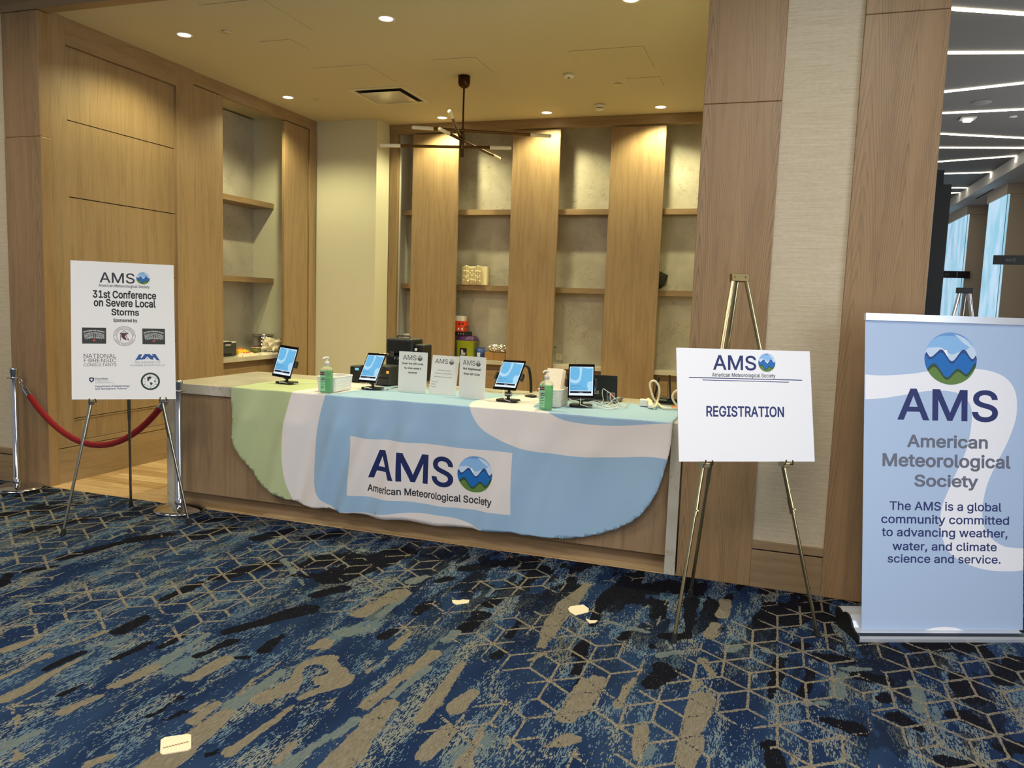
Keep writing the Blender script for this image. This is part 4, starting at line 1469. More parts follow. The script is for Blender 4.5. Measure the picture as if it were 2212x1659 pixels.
# cassette: rounded front lip, hump behind
prof = [(-.008, .0), (-.012, .006), (-.013, .02), (-.011, .034), (-.004, .040), (.03, .044), (.05, .055), (.07, .082), (.10, .104), (.135, .104), (.165, .088), (.20, .10), (.225, .098), (.23, .06), (.215, .02), (.19, .0)]
e, nb = pn.e, pn.nb
f = lambda s: (lambda a, b: A + e * s + nb * a + np.array([0, 0, b]))
mb = MB(); mb.prism(prof, f(.004), f(.884)); cas = mb.build('base_cassette', ALU, t)
for a, b in ((-.006, .004), (.884, .894)):
    mb = MB(); mb.prism(prof, f(a), f(b)); mb.build('end_cap', BLACK, cas)
mb = MB(); mb.prism([(-.0135, .0375), (-.012, .0395), (.028, .0435), (.028, .0415)], f(.005), f(.883)); mb.build('slot_trim', BLACK, cas)
p1, p2 = A + e * .44 + nb * .16 + np.array([0, 0, .09]), pn2.at((s0 + s1) / 2, top - .005, -.01)
mb = MB(); mb.cyl(p1, p2, .009); mb.build('support_pole', ALU, t)

# ================================================================== STANCHIONS AND ROPE
sl = onz(38, 1056); sr = onz(388, 1103)
SG = 'chrome stanchions of the roped-off gap'
t = thing('stanchion', 'chrome rope stanchion at the left edge in front of the left oak post', 'stanchion', (sl[0], sl[1], 0), 0, SG)
mb = MB(); mb.lathe([(0, .002), (.176, .002), (.183, .008), (.180, .016), (.14, .03), (.07, .042), (.03, .048), (0, .048)], n=48); mb.build('base', CHROME, t, world=False)
mb = MB(); mb.lathe([(.030, .045), (.030, .10), (.0255, .105), (.0255, .90)], n=28); mb.build('pole', CHROME, t, world=False)
mb = MB(); mb.lathe([(.0255, .90), (.031, .903), (.031, .915), (.0255, .918)], n=28)
for a in (0, PI / 2, PI, 1.5 * PI):
    ca, sa = math.cos(a), math.sin(a)
    mb.tube([(.028 * ca, .028 * sa, .909), (.05 * ca, .05 * sa, .912), (.056 * ca, .056 * sa, .909)], .004, 8)
mb.build('hook_ring', CHROME, t, world=False)
mb = MB(); mb.lathe([(.0255, .918), (.033, .975), (.034, .982), (.030, .988), (0, .990)], n=28); mb.build('cap', CHROME, t, world=False)
dup(t, (sr[0], sr[1], 0), 0.3, 'chrome rope stanchion at the left end of the desk', SG)
t = thing('barrier_rope', 'red velvet barrier rope sagging between the two chrome stanchions', 'rope', ((sl[0] + sr[0]) / 2, (sl[1] + sr[1]) / 2, 0))
a = np.array([sl[0] + .055, sl[1], .905]); b = np.array([sr[0] - .055, sr[1] - .01, .905])
low = ony(206, 968, 4.63)[2]
sag = .905 - low - .02
N = 40
cat = lambda k: a + (b - a) * k - np.array([0, 0, 1]) * sag * (1 - (2 * k - 1) ** 2) ** .94
pts = [cat(k) for k in np.linspace(.06, .94, N)]
REDV = mat('red_velvet', (124, 6, 12), 0.95, sheen=0.06)
mb = MB(); mb.tube([q + np.array([0, 0, .0008 * (-1) ** i]) for i, q in enumerate(pts)], .0235, 16); mb.build('velvet_rope', REDV, t)
for k0, k1, k2 in ((.0, .035, .068), (1., .965, .932)):
    mb = MB()
    mb.tube([cat(k1), cat(k2)], .025, 16)
    mb.tube([cat(k1 * .5 + k0 * .5), cat(k1)], .008, 10)
    q0 = cat(k0); q1 = cat(k1 * .6 + k0 * .4)
    m_ = (q0 + q1) / 2
    mb.tube([m_ + .016 * np.array([math.cos(x), 0, math.sin(x)]) for x in np.linspace(0, 2 * PI, 15)], .004, 8)
    mb.build('end_fitting', CHROME, t)

# ================================================================== DRAPED CLOTH
YF, ZT = 4.771, 0.9545
z7 = lambda a, b: (480 + a * .45208, 780 + b * .45208)


def front(a, b):
    q = ony(*z7(a, b), YF - .008)
    return (float(q[0]), float(q[2] - ZT))


def topp(u, v):
    q = onz(u, v, ZT)
    return (float(q[0]), float(max(q[1] - YF, 0.0)))


hem = smooth_line([front(*p) for p in [(40, 190), (52, 270), (60, 330), (70, 380), (90, 430), (115, 480), (150, 530), (185, 575), (235, 610), (290, 643), (345, 668), (420, 689), (550, 711), (700, 735), (950, 772), (1240, 805), (1400, 822), (1550, 838), (1640, 845), (1720, 841), (1800, 826), (1880, 800), (1950, 765), (2005, 725), (2050, 670), (2085, 610), (2110, 540), (2130, 470), (2140, 430), (2147, 380)]], 5)
xl = front(38, 133)[0]; xr = front(2151, 300)[0]
# ruffled hem
hem2 = []
for i, p in enumerate(hem):
    k = .0022 * math.sin(i * 1.3) + .0016 * math.sin(i * 2.3 + 1)
    hem2.append((p[0] + k * (0.6 if i < 40 else -.2), p[1] + k))
TB = .79
back = [(x, TB + .012 * math.sin(x * 23) + .008 * math.sin(x * 51)) for x in np.linspace(xr, xl, 70)]
outline = [(xl, .0)] + hem2 + [(xr, .0)] + back
reg = []
bl1 = smooth_line([front(*p) for p in [(343, 672), (320, 590), (308, 520), (303, 430), (305, 330), (315, 240), (326, 175)]]) + [front(330, 150)]
bl1t = [topp(u, v) for u, v in [(640, 845), (690, 837), (760, 823), (800, 812)]]
bl2 = smooth_line([front(*p) for p in [(590, 722), (555, 712), (500, 680), (470, 640), (455, 590), (447, 520), (445, 440), (450, 350), (465, 260), (484, 185)]]) + [front(490, 165)]
bl2t = [topp(u, v) for u, v in [(712, 851), (768, 844), (830, 833), (862, 826)]]
green = [(xl - .2, -1.2), (bl1[0][0], -1.2)] + bl1 + bl1t + [(bl1t[-1][0] + .06, TB + .2), (xl - .2, TB + .2)]
white = [(bl1[0][0], -1.2), (bl2[0][0], -1.2)] + bl2 + bl2t + [(bl2t[-1][0] + .05, TB + .2), (bl1t[-1][0] + .06, TB + .2)] + bl1t[::-1] + bl1[::-1]
lobe_f = smooth_line([front(*p) for p in [(1181, 222), (1195, 258), (1225, 305), (1270, 345), (1330, 380), (1400, 408), (1480, 428), (1570, 442), (1700, 455), (1900, 460), (2000, 456), (2080, 456), (2150, 470)]])
lobe_u = smooth_line([front(*p) for p in [(2200, 296), (2120, 299), (2050, 302), (1950, 308), (1850, 309), (1750, 303), (1660, 290), (1610, 275), (1575, 257)]])
lobe_t = smooth_line([topp(u, v) for u, v in [(1187, 894), (1163, 885), (1152, 880), (1158, 873), (1166, 866), (1155, 857), (1130, 855), (1095, 858), (1058, 861), (1032, 865), (1017, 871), (1013.5, 877)]])
lobe = lobe_f + lobe_u + [(lobe_u[-1][0] - .02, 0.0)] + lobe_t
blob = smooth_line([front(*p) for p in [(500, 690), (545, 712), (620, 718), (750, 727), (850, 725), (950, 725), (1050, 735), (1120, 752), (1180, 775), (1245, 808)]]) + [front(1250, 900), front(500, 900)]
boxl = [front(*p) for p in [(613, 358), (1390, 438), (1380, 733), (612, 635)]]


def skew(VF, l, r):
    """follow the printed baseline from l to r"""
    V = VF[0].copy()
    V[:, 1] += l[1] + (V[:, 0] - l[0]) / (r[0] - l[0]) * (r[1] - l[1])
    return V, VF[1]


def loops(VF):
    V, F = VF
    from collections import Counter
    c = Counter()
    for f in F:
        for i in range(len(f)):
            c[tuple(sorted((f[i], f[(i + 1) % len(f)])))] += 1
    return V, [e for e, k in c.items() if k == 1], F


l, r = front(703, 549), front(1110, 600)
cap = (front(770, 428)[1] - (l[1] + (front(770, 428)[0] - l[0]) / (r[0] - l[0]) * (r[1] - l[1])))
ams = loops(skew(fit_text('AMS', l[0], r[0], 0, cap, .014, True), l, r))
l, r = front(697, 617), front(1293, 690)
sub = loops(skew(fit_text('American Meteorological Society', l[0], r[0], 0, .046, .02, True), l, r))
gc = front(1211, 540); grx = front(1293, 545)[0] - gc[0]; gry = front(1211, 452)[1] - gc[1]


def ring_e(pts):
    return np.array(pts, float), [(i, (i + 1) % len(pts)) for i in range(len(pts))]


cl_mats = [mat('cloth_blue', (150, 180, 206), 0.8), mat('cloth_green', (178, 188, 142), 0.8), mat('cloth_white', (222, 214, 210), 0.8), ink('dnavy'), ink('dark')]
regions = [(ring_e(green), 1), (ring_e(white), 2), (ring_e(lobe), 2), (ring_e(blob), 2), (ring_e(boxl), 2), (ams, 3), (sub, 4)]
for pts, k in GLOBE:
    m = ink(k)
    if m not in cl_mats:
        cl_mats.append(m)
    regions.append((ring_e([(gc[0] + grx * p[0], gc[1] + gry * p[1]) for p in pts]), cl_mats.index(m)))
PTS, EDG = [], []


def addE(V, Ed):
    o = len(PTS)
    PTS.extend([(float(p[0]), float(p[1])) for p in V])
    for a, b in Ed:
        p, q = np.array(V[a], float), np.array(V[b], float)
        n = int(np.linalg.norm(q - p) / .018)
        prev = o + a
        for k in range(1, n + 1):
            PTS.append(tuple(map(float, p + (q - p) * k / (n + 1))))
            EDG.append((prev, len(PTS) - 1))
            prev = len(PTS) - 1
        EDG.append((prev, o + b))


OV, OE = ring_e(outline)
addE(OV, OE)
for rg, _ in regions:
    addE(rg[0], rg[1])
addE(np.array([(xl, -.0001), (xr, -.0001)]), [(0, 1)])
for x in np.arange(xl + .01, xr, .021):
    for y in list(np.arange(-.80, -.03, .024)) + [-.012, .008] + list(np.arange(.03, TB - .02, .03)):
        PTS.append((float(x + rng.uniform(-.003, .003)), float(y + rng.uniform(-.002, .002))))
vo, eo, fo, *_ = delaunay_2d_cdt([Vector(p) for p in PTS], EDG, [], 0, 1e-6)
VO = np.array([p[:] for p in vo])
FO = np.array([f for f in fo if len(f) == 3])
cen = VO[FO].mean(1)


def inside(P, V, Ed):
    V = np.array(V)
    res = np.zeros(len(P), bool)
    lo, hi = V.min(0), V.max(0)
    sel = np.where((P[:, 0] >= lo[0]) & (P[:, 0] <= hi[0]) & (P[:, 1] >= lo[1]) & (P[:, 1] <= hi[1]))[0]
    px, py = P[sel, 0], P[sel, 1]
    r_ = np.zeros(len(sel), bool)
    for a, b in Ed:
        x1, y1 = V[a]; x2, y2 = V[b]
        if y1 == y2:
            continue
        c_ = (y1 > py) != (y2 > py)
        r_ ^= c_ & (px < (x2 - x1) * (py - y1) / (y2 - y1) + x1)
    res[sel] = r_
    return res


keep = inside(cen, OV, OE)
FO, cen = FO[keep], cen[keep]
mi = np.zeros(len(FO), int)
for rg, m in regions:
    if len(rg) == 3:  # lettering: inside any of the glyph's own faces
        for f in rg[2]:
            q = rg[0][list(f)]
            mi[inside(cen, q, [(i, (i + 1) % len(f)) for i in range(len(f))])] = m
    else:
        mi[inside(cen, rg[0], rg[1])] = m


def cloth_at(x, t):
    if t >= 0:
        w = .0011 * (1 + math.sin(x * 31 + t * 17)) * min(t / .05, 1) + 0.0018 * max(0, math.sin(x * 12 + t * 5)) ** 8 * min(t / .1, 1)
        yb = YF + t
        return (x, yb, ZT + w)
    s = -t
    k = min(s / .22, 1.0)
    dep = min(s / .5, 1.0)
    ph = x * 17 + s * 6.0 + 1.6 * math.sin(x * 2.3) + .8 * math.sin(x * 5.1 + s * 3)
    w = k * (.027 * (1 + math.sin(ph)) * (.72 + .28 * math.sin(x * 1.7 + 1)) + 0.0028 * (1 + math.sin(x * 38 + s * 9 + 2 * math.sin(x * 4))))
    w += .006 * dep * (1 + math.sin(x * 6.2 - s * 2.0))
    # small gathers under the folded edge and a fluttering hem
    w += .0010 * min(s / .03, 1) * math.exp(-((s - .06) / .05) ** 2) * (1 + math.sin(x * 75 + 3 * math.sin(x * 9)))
    rad = .010
    if s < rad:
        a = s / rad * PI / 2
        return (x, YF - w - 0.0 + rad * 0.0, ZT - s)
    return (x, YF - w, ZT - s)


mb = MB()
mb.keep = True
mb.add([cloth_at(p[0], p[1]) for p in VO], [tuple(int(i) for i in f) for f in FO], 0, True)
mb.mi = [int(i) for i in mi]
o = mb.build('table_drape', cl_mats)
tag(o, 'pale blue, white and green printed cloth with rounded corners draped over the desk', 'tablecloth')
md = o.modifiers.new('thickness', 'SOLIDIFY')
md.thickness = .0012
md.offset = -1

# ================================================================== ON THE DESK
TZ = ZT + .004


def at_desk(u, v, z=TZ):
    return onz(u, v, z)


# ---- tablets on stands
SCR = mat('tablet_screen_blue', (40, 60, 80), 0.2, emit=(112, 190, 238), strength=0.85)
SCRL = mat('tablet_screen_light', (60, 70, 80), 0.2, emit=(176, 220, 246), strength=0.9)
SCRW = mat('tablet_screen_white', (80, 80, 80), 0.2, emit=(226, 240, 252), strength=0.95)
SCRB = mat('tablet_screen_bar', (6, 8, 14), 0.2, emit=(14, 18, 34), strength=0.8)
SCRT = mat('tablet_screen_text', (20, 40, 60), 0.2, emit=(58, 100, 140), strength=0.8)
TW, TH = .178, .252
tabs = [((-3.471, 4.946, 1.033), (-2.771, 18.14, -4.608), 1.035, 'tablet showing a welcome page on the green end of the cloth', 'black tablet stand on the green end of the cloth', 'tablets on the desk'),
        ((-2.794, 5.019, 1.031), (-11.55, 30.5, 1.33), 1.03, 'tablet showing a welcome page between the basket and the black case', 'black tablet stand in front of the small dark printer', ''),
        ((-1.754, 5.074, 1.046), (-7.2, 38.84, .275), 1.0, 'tablet leaning far back right of the three paper signs', 'black tablet stand right of the three paper signs', ''),
        ((-1.19, 4.997, 1.034), (10.4, 27.85, 2.09), 1.02, 'tablet showing a welcome page in front of the black laptop', 'black tablet stand in front of the black laptop', '')]
for (pos, ang, k, lab, lab2, _) in tabs:
    P0 = E0 + (np.array(pos) - E0) * k
    yw, ti, ro = map(math.radians, ang)
    es = np.array([math.cos(yw), math.sin(yw), 0]); nb_ = np.array([-math.sin(yw), math.cos(yw), 0])
    et = np.array([0, 0, 1]) * math.cos(ti) + nb_ * math.sin(ti)
    e1 = es * math.cos(ro) + et * math.sin(ro); e2 = -es * math.sin(ro) + et * math.cos(ro)
    nn = np.cross(e2, e1)  # away from the viewer
    nn = nn if nn @ nb_ > 0 else -nn
    f3 = lambda x, y, z: P0 + e1 * x + e2 * y + nn * z
    cs = max(k, 1.0)
    t = thing('tablet', lab, 'tablet', tuple(P0), 0, 'tablets on the desk')
    mb = MB(); mb.box(-TW / 2, TW / 2, 0, TH, 0, .008, 0, .0035, 3); mb.build('body', GLOSSB, t, xf=f3)
    prn = Print([SCRW])
    sx, sy0, sy1 = TW / 2 - .009, .021, TH - .021
    mb = MB(); mb.add([(-sx, sy0, -.0004), (sx, sy0, -.0004), (sx, sy1, -.0004), (-sx, sy1, -.0004)], [(0, 1, 2, 3)], 0)
    ix, b0, b1 = sx - .004, sy0 + .034, sy1 - .003
    W_, H_ = 2 * ix, b1 - b0
    n2 = lambda a, b: (-ix + W_ * a, b0 + H_ * b)
    prn.poly(rect(-ix, ix, b0, b1), SCR)
    prn.poly([n2(*p) for p in smooth_line([(0, .52), (.12, .46), (.26, .44), (.36, .50), (.41, .62), (.42, .80), (.40, 1.0), (.52, 1.0), (.52, .82), (.50, .62), (.45, .42), (.34, .32), (.22, .30), (.10, .33), (0, .38)], 3)], SCRL)
    prn.poly([n2(*p) for p in smooth_line([(1, .40), (.86, .39), (.78, .34), (.76, .22), (.80, .1), (.82, 0), (1, 0), (1, .4)], 3)], SCRL)
    prn.poly([n2(*p) for p in smooth_line([(.55, 1.0), (.7, .95), (.85, .94), (1, .96), (1, 1)], 3)], SCRL)
    prn.text(fit_text('Welcome', *[n2(a, 0)[0] for a in (.03, .48)], n2(0, .17)[1], .011), SCRT)
    prn.text(fit_text('31st Conference on Severe', *[n2(a, 0)[0] for a in (.03, .70)], n2(0, .09)[1], .0055), SCRT)
    prn.text(fit_text('Local Storms', *[n2(a, 0)[0] for a in (.03, .32)], n2(0, .03)[1], .0055), SCRT)
    prn.poly(rect(-ix + .002, ix - .006, sy0 + .016, sy0 + .030), SCRB)
    prn.text(fit_text('Check In', -.013, .013, sy0 + .0205, .005, .01), SCRW)
    prn.lay(mb, lambda a, b, h: (a, b, -.0004 - h))
    mb.build('screen', prn.mats, t, xf=f3)
    # stand
    bp = P0 + nb_ * .075
    sz = TZ
    ts = thing('tablet_stand', lab2, 'stand', (bp[0], bp[1], sz), yw, 'tablet stands on the desk')
    mb = MB()
    rr = lambda w, d, r_, z: [(sg * (w - r_) + r_ * math.cos(a), sg2 * (d - r_) + r_ * math.sin(a), z) for sg, sg2, a0 in ((1, 1, 0), (-1, 1, PI / 2), (-1, -1, PI), (1, -1, 1.5 * PI)) for a in np.linspace(a0, a0 + PI / 2, 7)]
    mb.loft([rr(.076, .056, .025, .0), rr(.078, .058, .027, .004), rr(.078, .058, .027, .010), rr(.074, .054, .025, .014)])
    mb.build('base', BLACK, ts, world=False)
    mid = P0 + e2 * TH * .46 + nn * .03
    hinge = np.array([bp[0], bp[1], sz + .05])
    mb = MB(); mb.tube([(bp[0], bp[1], sz + .012), hinge], .011, 14)
    mb.tube([hinge, hinge * .5 + mid * .5 + nn * .012, mid], .010, 14)
    mb.build('stem', BLACK, ts)
    mb = MB(); mb.cyl(hinge - es * .022, hinge + es * .022, .017, n=20); mb.build('hinge_knob', mat('steel_disc', (180, 180, 176), 0.3, .9), ts)
    mb = MB()
    yc = TH * .46
    mb.box(-.05, .05, yc - .03, yc + .03, .0095, .028, 0, .005)
    for sgn in (-1, 1):
        mb.box(sgn * (TW / 2 + .002), sgn * (TW / 2 + .020), yc - .028, yc + .028, -.004, .026, 0, .005)
        mb.box(sgn * .045, sgn * (TW / 2 + .016), yc - .014, yc + .014, .012, .024, 0, .003)
    mb.build('clamp', BLACK, ts, xf=f3)
    pc = P0 - e2 * .003
    mb = MB(); mb.tube([pc + e2 * .002, pc - e2 * .016, pc - e2 * .04 + nn * .005, (pc[0] + .02, pc[1] - .02, TZ + .02), (pc[0] + .05, pc[1] + .02, TZ + .006), (pc[0] + .16, pc[1] + .14, TZ + .004), (pc[0] + .28, pc[1] + .30, TZ + .004)], .0023, 8)
    tag(mb.build('charging_cable', WHITEP), 'white cable hanging from the ' + lab.replace('tablet showing a welcome page', 'tablet').replace('tablet leaning far back', 'tablet'), 'cable', 'charging cables of the tablets')

# ---- acrylic sign holders
ACR = mat('clear_acrylic', (235, 238, 236), 0.08, trans=0.9, ior=1.2, alpha=.10)
signs = [((-2.372, 4.903, .997), 1.067, 1.6, 3.0, 'left one of three paper signs, headed Scan the QR code', [('Scan the QR code', .12, .86, .315, .042, 'dark', .03), ("for this week's", .20, .80, .43, .042, 'dark', .03), ('events!', .35, .65, .535, .042, 'dark', .03)], .145, .615, .74, .155),
         ((-2.217, 5.068, .972), 1.028, -4.9, 10.5, 'middle one of three paper signs, with small wireless details', [('Wifi Name: 31SLS', .22, .74, .395, .028, 'mid', .01), ('Password: #SlsAMS31', .16, .80, .475, .028, 'mid', .01), ('(password case sensitive)', .14, .80, .56, .028, 'mid', .01), ('View the', .06, .28, .695, .028, 'mid', .01), ('Online', .06, .22, .755, .028, 'mid', .01), ('Program:', .06, .28, .82, .028, 'mid', .01)], .12, .60, .735, .16),
         ((-1.905, 4.852, .993), 1.061, -14.6, .7, 'right one of three paper signs, headed Not Registered', [('Not Registered!', .14, .82, .325, .046, 'black', .03), ('Scan QR Code', .17, .79, .445, .046, 'black', .03)], .13, .60, .72, .165)]
for (pos, k, yw, ti, lab, rows, a0, a1, gx_, gy_) in signs:
    P0 = E0 + (np.array(pos) - E0) * k
    P0[2] = TZ
    W_, H_ = .216 * k, .281 * k
    yw, ti = math.radians(yw), math.radians(ti)
    es = np.array([math.cos(yw), math.sin(yw), 0]); nb_ = np.array([-math.sin(yw), math.cos(yw), 0])
    et = np.array([0, 0, 1]) * math.cos(ti) + nb_ * math.sin(ti)
    nn = nb_ * math.cos(ti) - np.array([0, 0, 1]) * math.sin(ti)
    f3 = lambda x, y, z: P0 + es * x + et * y + nn * z
    t = thing('sign_holder', lab, 'sign holder', tuple(P0), yw, 'clear sign holders on the desk')
    mb = MB(); mb.box(-W_ / 2, W_ / 2, .002, H_, -.0045, -.0025); mb.box(-W_ / 2, W_ / 2, .002, H_, .0025, .0045)
    mb.box(-W_ / 2, W_ / 2, -.001, .003, -.006, .075)
    mb.build('acrylic_holder', ACR, t, xf=f3)
    pr = Print([PAPER])
    X = lambda a: -W_ / 2 + W_ * a
    Yv = lambda b: H_ * (1 - b)
    pr.text(fit_text('AMS', X(a0), X(a1), Yv(gy_ + .05), H_ * .115, .0), 'black')
    pr.globe(X(gx_), Yv(gy_ - .005), W_ * .088, W_ * .092, True)
    for body, l, r, base, cap, m, bo in rows:
        pr.text(fit_text(body, X(l), X(r), Yv(base), H_ * cap, bo), m)
    mb = MB(); mb.box(-W_ / 2 + .001, W_ / 2 - .001, .004, H_ - .001, -.0018, .0018)
    pr.lay(mb, lambda a, b, h: (a, b, -.0018 - h * .5))
    mb.build('paper_insert', pr.mats, t, xf=f3)

# ---- hand sanitiser bottles
BOT = mat('clear_bottle_plastic', (222, 240, 222), 0.06, trans=0.85, ior=1.2, alpha=.5)
GEL = mat('green_gel', (136, 222, 152), 0.1, trans=0.6, ior=1.33)
for (u, v, rz, lab) in ((702, 849, .35, 'green hand sanitiser pump bottle beside the low white basket on the left'), (1177, 885, .10, 'green hand sanitiser pump bottle in front of the basket holding white cards')):
    p = at_desk(u, v)
    t = thing('sanitiser_bottle', lab, 'bottle', (p[0], p[1] + .02, TZ), rz, 'sanitiser bottles on the desk')
    rr = lambda w, d, r_, z: [(sg * (w - r_) + r_ * math.cos(a), sg2 * (d - r_) + r_ * math.sin(a), z) for sg, sg2, a0 in ((1, 1, 0), (-1, 1, PI / 2), (-1, -1, PI), (1, -1, 1.5 * PI)) for a in np.linspace(a0, a0 + PI / 2, 6)]
    mb = MB(); mb.loft([rr(.037, .022, .012, 0), rr(.043, .027, .014, .006), rr(.043, .027, .014, .160), rr(.041, .026, .014, .172), rr(.030, .020, .012, .184), rr(.016, .015, .013, .190), rr(.014, .014, .013, .200)])
    mb.build('bottle', BOT, t, world=False)
    mb = MB(); mb.loft([rr(.034, .020, .011, .003), rr(.0405, .0245, .012, .009), rr(.0405, .0245, .012, .158), rr(.0405, .0245, .012, .160)]); mb.build('gel', GEL, t, world=False)
    pr = Print([mat('label_film', (150, 208, 160), 0.4)])
    yq = -.0274
    pr.poly(rect(-.040, -.008, .128, .152), 'maroon')
    pr.text(fit_text('SANITIZER', -.038, -.010, .137, .006, .0), 'white')
    pr.poly(rect(-.034, -.006, .092, .110), 'black')
    pr.text(fit_text('Purell', -.032, -.008, .097, .009, .02), 'white')
    for zz, w in ((.080, .024), (.070, .02), (.058, .026), (.048, .02), (.038, .024), (.028, .018)):
        pr.poly(rect(-.034, -.034 + w, zz, zz + .0028), 'dgreen')
    mb = MB(); mb.add([(-.041, yq, .015), (-.004, yq, .015), (-.004, yq, .155), (-.041, yq, .155)], [(0, 1, 2, 3)], 0)
    pr.lay(mb, lambda a, b, h: (a, yq - h, b))
    mb.build('label', [mat('label_film', (150, 208, 160), 0.4)] + pr.mats[1:], t, world=False)
    mb = MB(); mb.lathe([(0, .198), (.017, .198), (.017, .222), (.014, .226), (.006, .227), (.006, .246), (0, .246)], n=24)
    mb.box(-.013, .013, -.013, .013, .244, .258, 0, .004); mb.tube([(0, 0, .252), (-.012, -.022, .253), (-.018, -.036, .248), (-.019, -.039, .242)], [.006, .0055, .0045, .004], 10)
    mb.build('pump', WHITEP, t, world=False)

# ---- white woven baskets
BASK = mat('white_woven_plastic', (232, 228, 220), 0.5)


def basket(pf, w, d, h, rz, lab):
    t = thing('basket', lab, 'basket', (pf[0], pf[1], TZ), rz, 'white baskets on the desk')
    secs, nlev = [], 22
    wall = []
    for k in range(nlev + 1):
        z = h * k / nlev
        s = 1 + .10 * k / nlev
        bulge = .0022 if k % 2 else 0.0
        pts = []
        npts = 72
        for i in range(npts):
            a = 2 * PI * i / npts
            ca, sa = math.cos(a), math.sin(a)
            ex = .22
            x = math.copysign(abs(ca) ** ex, ca); y = math.copysign(abs(sa) ** ex, sa)
            q = bulge * (1 if (i // 2 + k // 2) % 2 else -.4)
            pts.append(((w / 2 * s + q) * x, (d / 2 * s + q) * y, z))
        wall.append(pts)
    inner = [[(x * .965, y * .965, z) for x, y, z in L] for L in wall[::-1]]
    mb = MB(); mb.loft(wall + inner[:-1] + [[(x * .96, y * .96, .006) for x, y, z in wall[0]]], 0, False)
    mb.build('woven_body', BASK, t, world=False)
    mb = MB(); r = wall[-1]; mb.tube(r + r[:1], .0048, 8); mb.build('rim', BASK, t, world=False)
    return t


q1, q2 = at_desk(719, 848), at_desk(772, 840)
b1c = (q1[0] - .072, q1[1] + .145, TZ)
basket(b1c, .145, .24, .105, 0, 'low white woven basket behind the left sanitiser bottle')
mb = MB()
for k in range(5):
    mb.box(b1c[0] - .055 + k * .004, b1c[0] + .05 + k * .002, b1c[1] - .085, b1c[1] + .08 - k * .003, TZ + .075 + k * .004, TZ + .0788 + k * .004)
tag(mb.build('paper_stack', mat('pink_paper', (226, 190, 176), 0.7)), 'pale pink papers lying in the left white basket', 'papers')
q1 = at_desk(1206, 881)
b2c = (q1[0] - .072, q1[1] + .14, TZ)
basket(b2c, .145, .24, .115, 0, 'white woven basket holding tall white cards')
f3 = lambda x, y, z: np.array([b2c[0] - .012 + x, b2c[1] - .07 + y + .12 * (z / .24), TZ + z])
mb = MB()
for k in range(4):
    mb.box(-.055, .058 + .004 * k, .0 + .010 * k, .003 + .010 * k, .012, .245 - .004 * k)
tag(mb.build('card_stack', mat('cream_card', (236, 222, 204), 0.65), xf=f3), 'tall white cards standing in the right basket', 'cards')

# ---- dark label printer behind the second tablet
p = onz(812, 832, TZ)
t = thing('label_printer', 'small dark grey printer behind the second tablet, with an orange light', 'printer', (p[0] + .025, p[1] + .09, TZ))
mb = MB(); mb.box(-.075, .095, -.09, .09, .0, .155, 0, .012, 3); mb.build('body', DGREY, t, world=False)
mb = MB(); mb.box(-.065, .085, -.093, -.088, .055, .066); mb.build('slot', BLACK, t, world=False)
mb = MB(); mb.box(.066, .086, -.093, -.088, .098, .118, 0, .002); mb.build('status_light', mat('orange_led', (240, 150, 50), 0.4, emit=(255, 170, 70), strength=1.0), t, world=False)
p = onz(768, 826, TZ)
t = thing('card_reader', 'small black device with a pale blue light peeking over the left basket', 'device', (p[0], p[1] + .05, TZ))
mb = MB(); mb.box(-.05, .05, -.06, .06, 0, .135, 0, .012, 3); mb.build('body', BLACK, t, world=False)
mb = MB(); mb.box(.0, .035, -.063, -.059, .10, .12, 0, .002); mb.build('display', mat('cyan_display', (60, 120, 140), 0.3, emit=(130, 215, 240), strength=.7), t, world=False)

# ---- black hard case
a = ony(833, 826, 5.66); b = ony(896, 729, 5.66); c = ony(910, 745, 5.66)
t = thing('equipment_case', 'large black hard plastic case standing behind the paper signs', 'case', ((a[0] + b[0]) / 2, 5.76, TZ))
mb = MB(); mb.box(a[0], b[0], 5.66, 5.86, TZ, TZ + .235, 0, .012, 3); mb.build('body', BLACK, t)
mb = MB(); mb.box(a[0], b[0] - .015, 5.655, 5.86, TZ + .24, b[2] - .012, 0, .022, 3); mb.build('lid', BLACK, t)
mb = MB(); mb.box(b[0] - .03, c[0] + .005, 5.70, 5.86, TZ + .02, c[2], 0, .015, 3); mb.build('wheel_side', BLACK, t)
mb = MB(); x_ = (a[0] + b[0]) / 2; mb.tube([(x_ - .06, 5.72, b[2] - .016), (x_ - .055, 5.72, b[2] + .006), (x_ + .055, 5.72, b[2] + .006), (x_ + .06, 5.72, b[2] - .016)], .007, 8); mb.build('handle', DGREY, t)
mb = MB()
for k in range(3):
    mb.box(a[0] + .04 + k * .085, a[0] + .075 + k * .085, 5.648, 5.66, TZ + .215, TZ + .26, 0, .003)
mb.build('latches', DGREY, t)
pr = Print([BLACK])
pr.text(fit_text('F FF L', a[0] + .075, a[0] + .175, TZ + .198, .018, .01), 'lgrey')
mb = MB(); mb.box(a[0] + .06, a[0] + .19, 5.656, 5.661, TZ + .19, TZ + .225)
pr.lay(mb, lambda s, t_, h: (s, 5.656 - h, t_)); mb.build('nameplate', pr.mats, t)
mb = MB(); q = ony(899, 755, 5.655); mb.box(q[0] - .008, q[0] + .008, 5.645, 5.655, q[2] - .01, q[2] + .01); mb.build('padlock_tag', WHITEP, t)

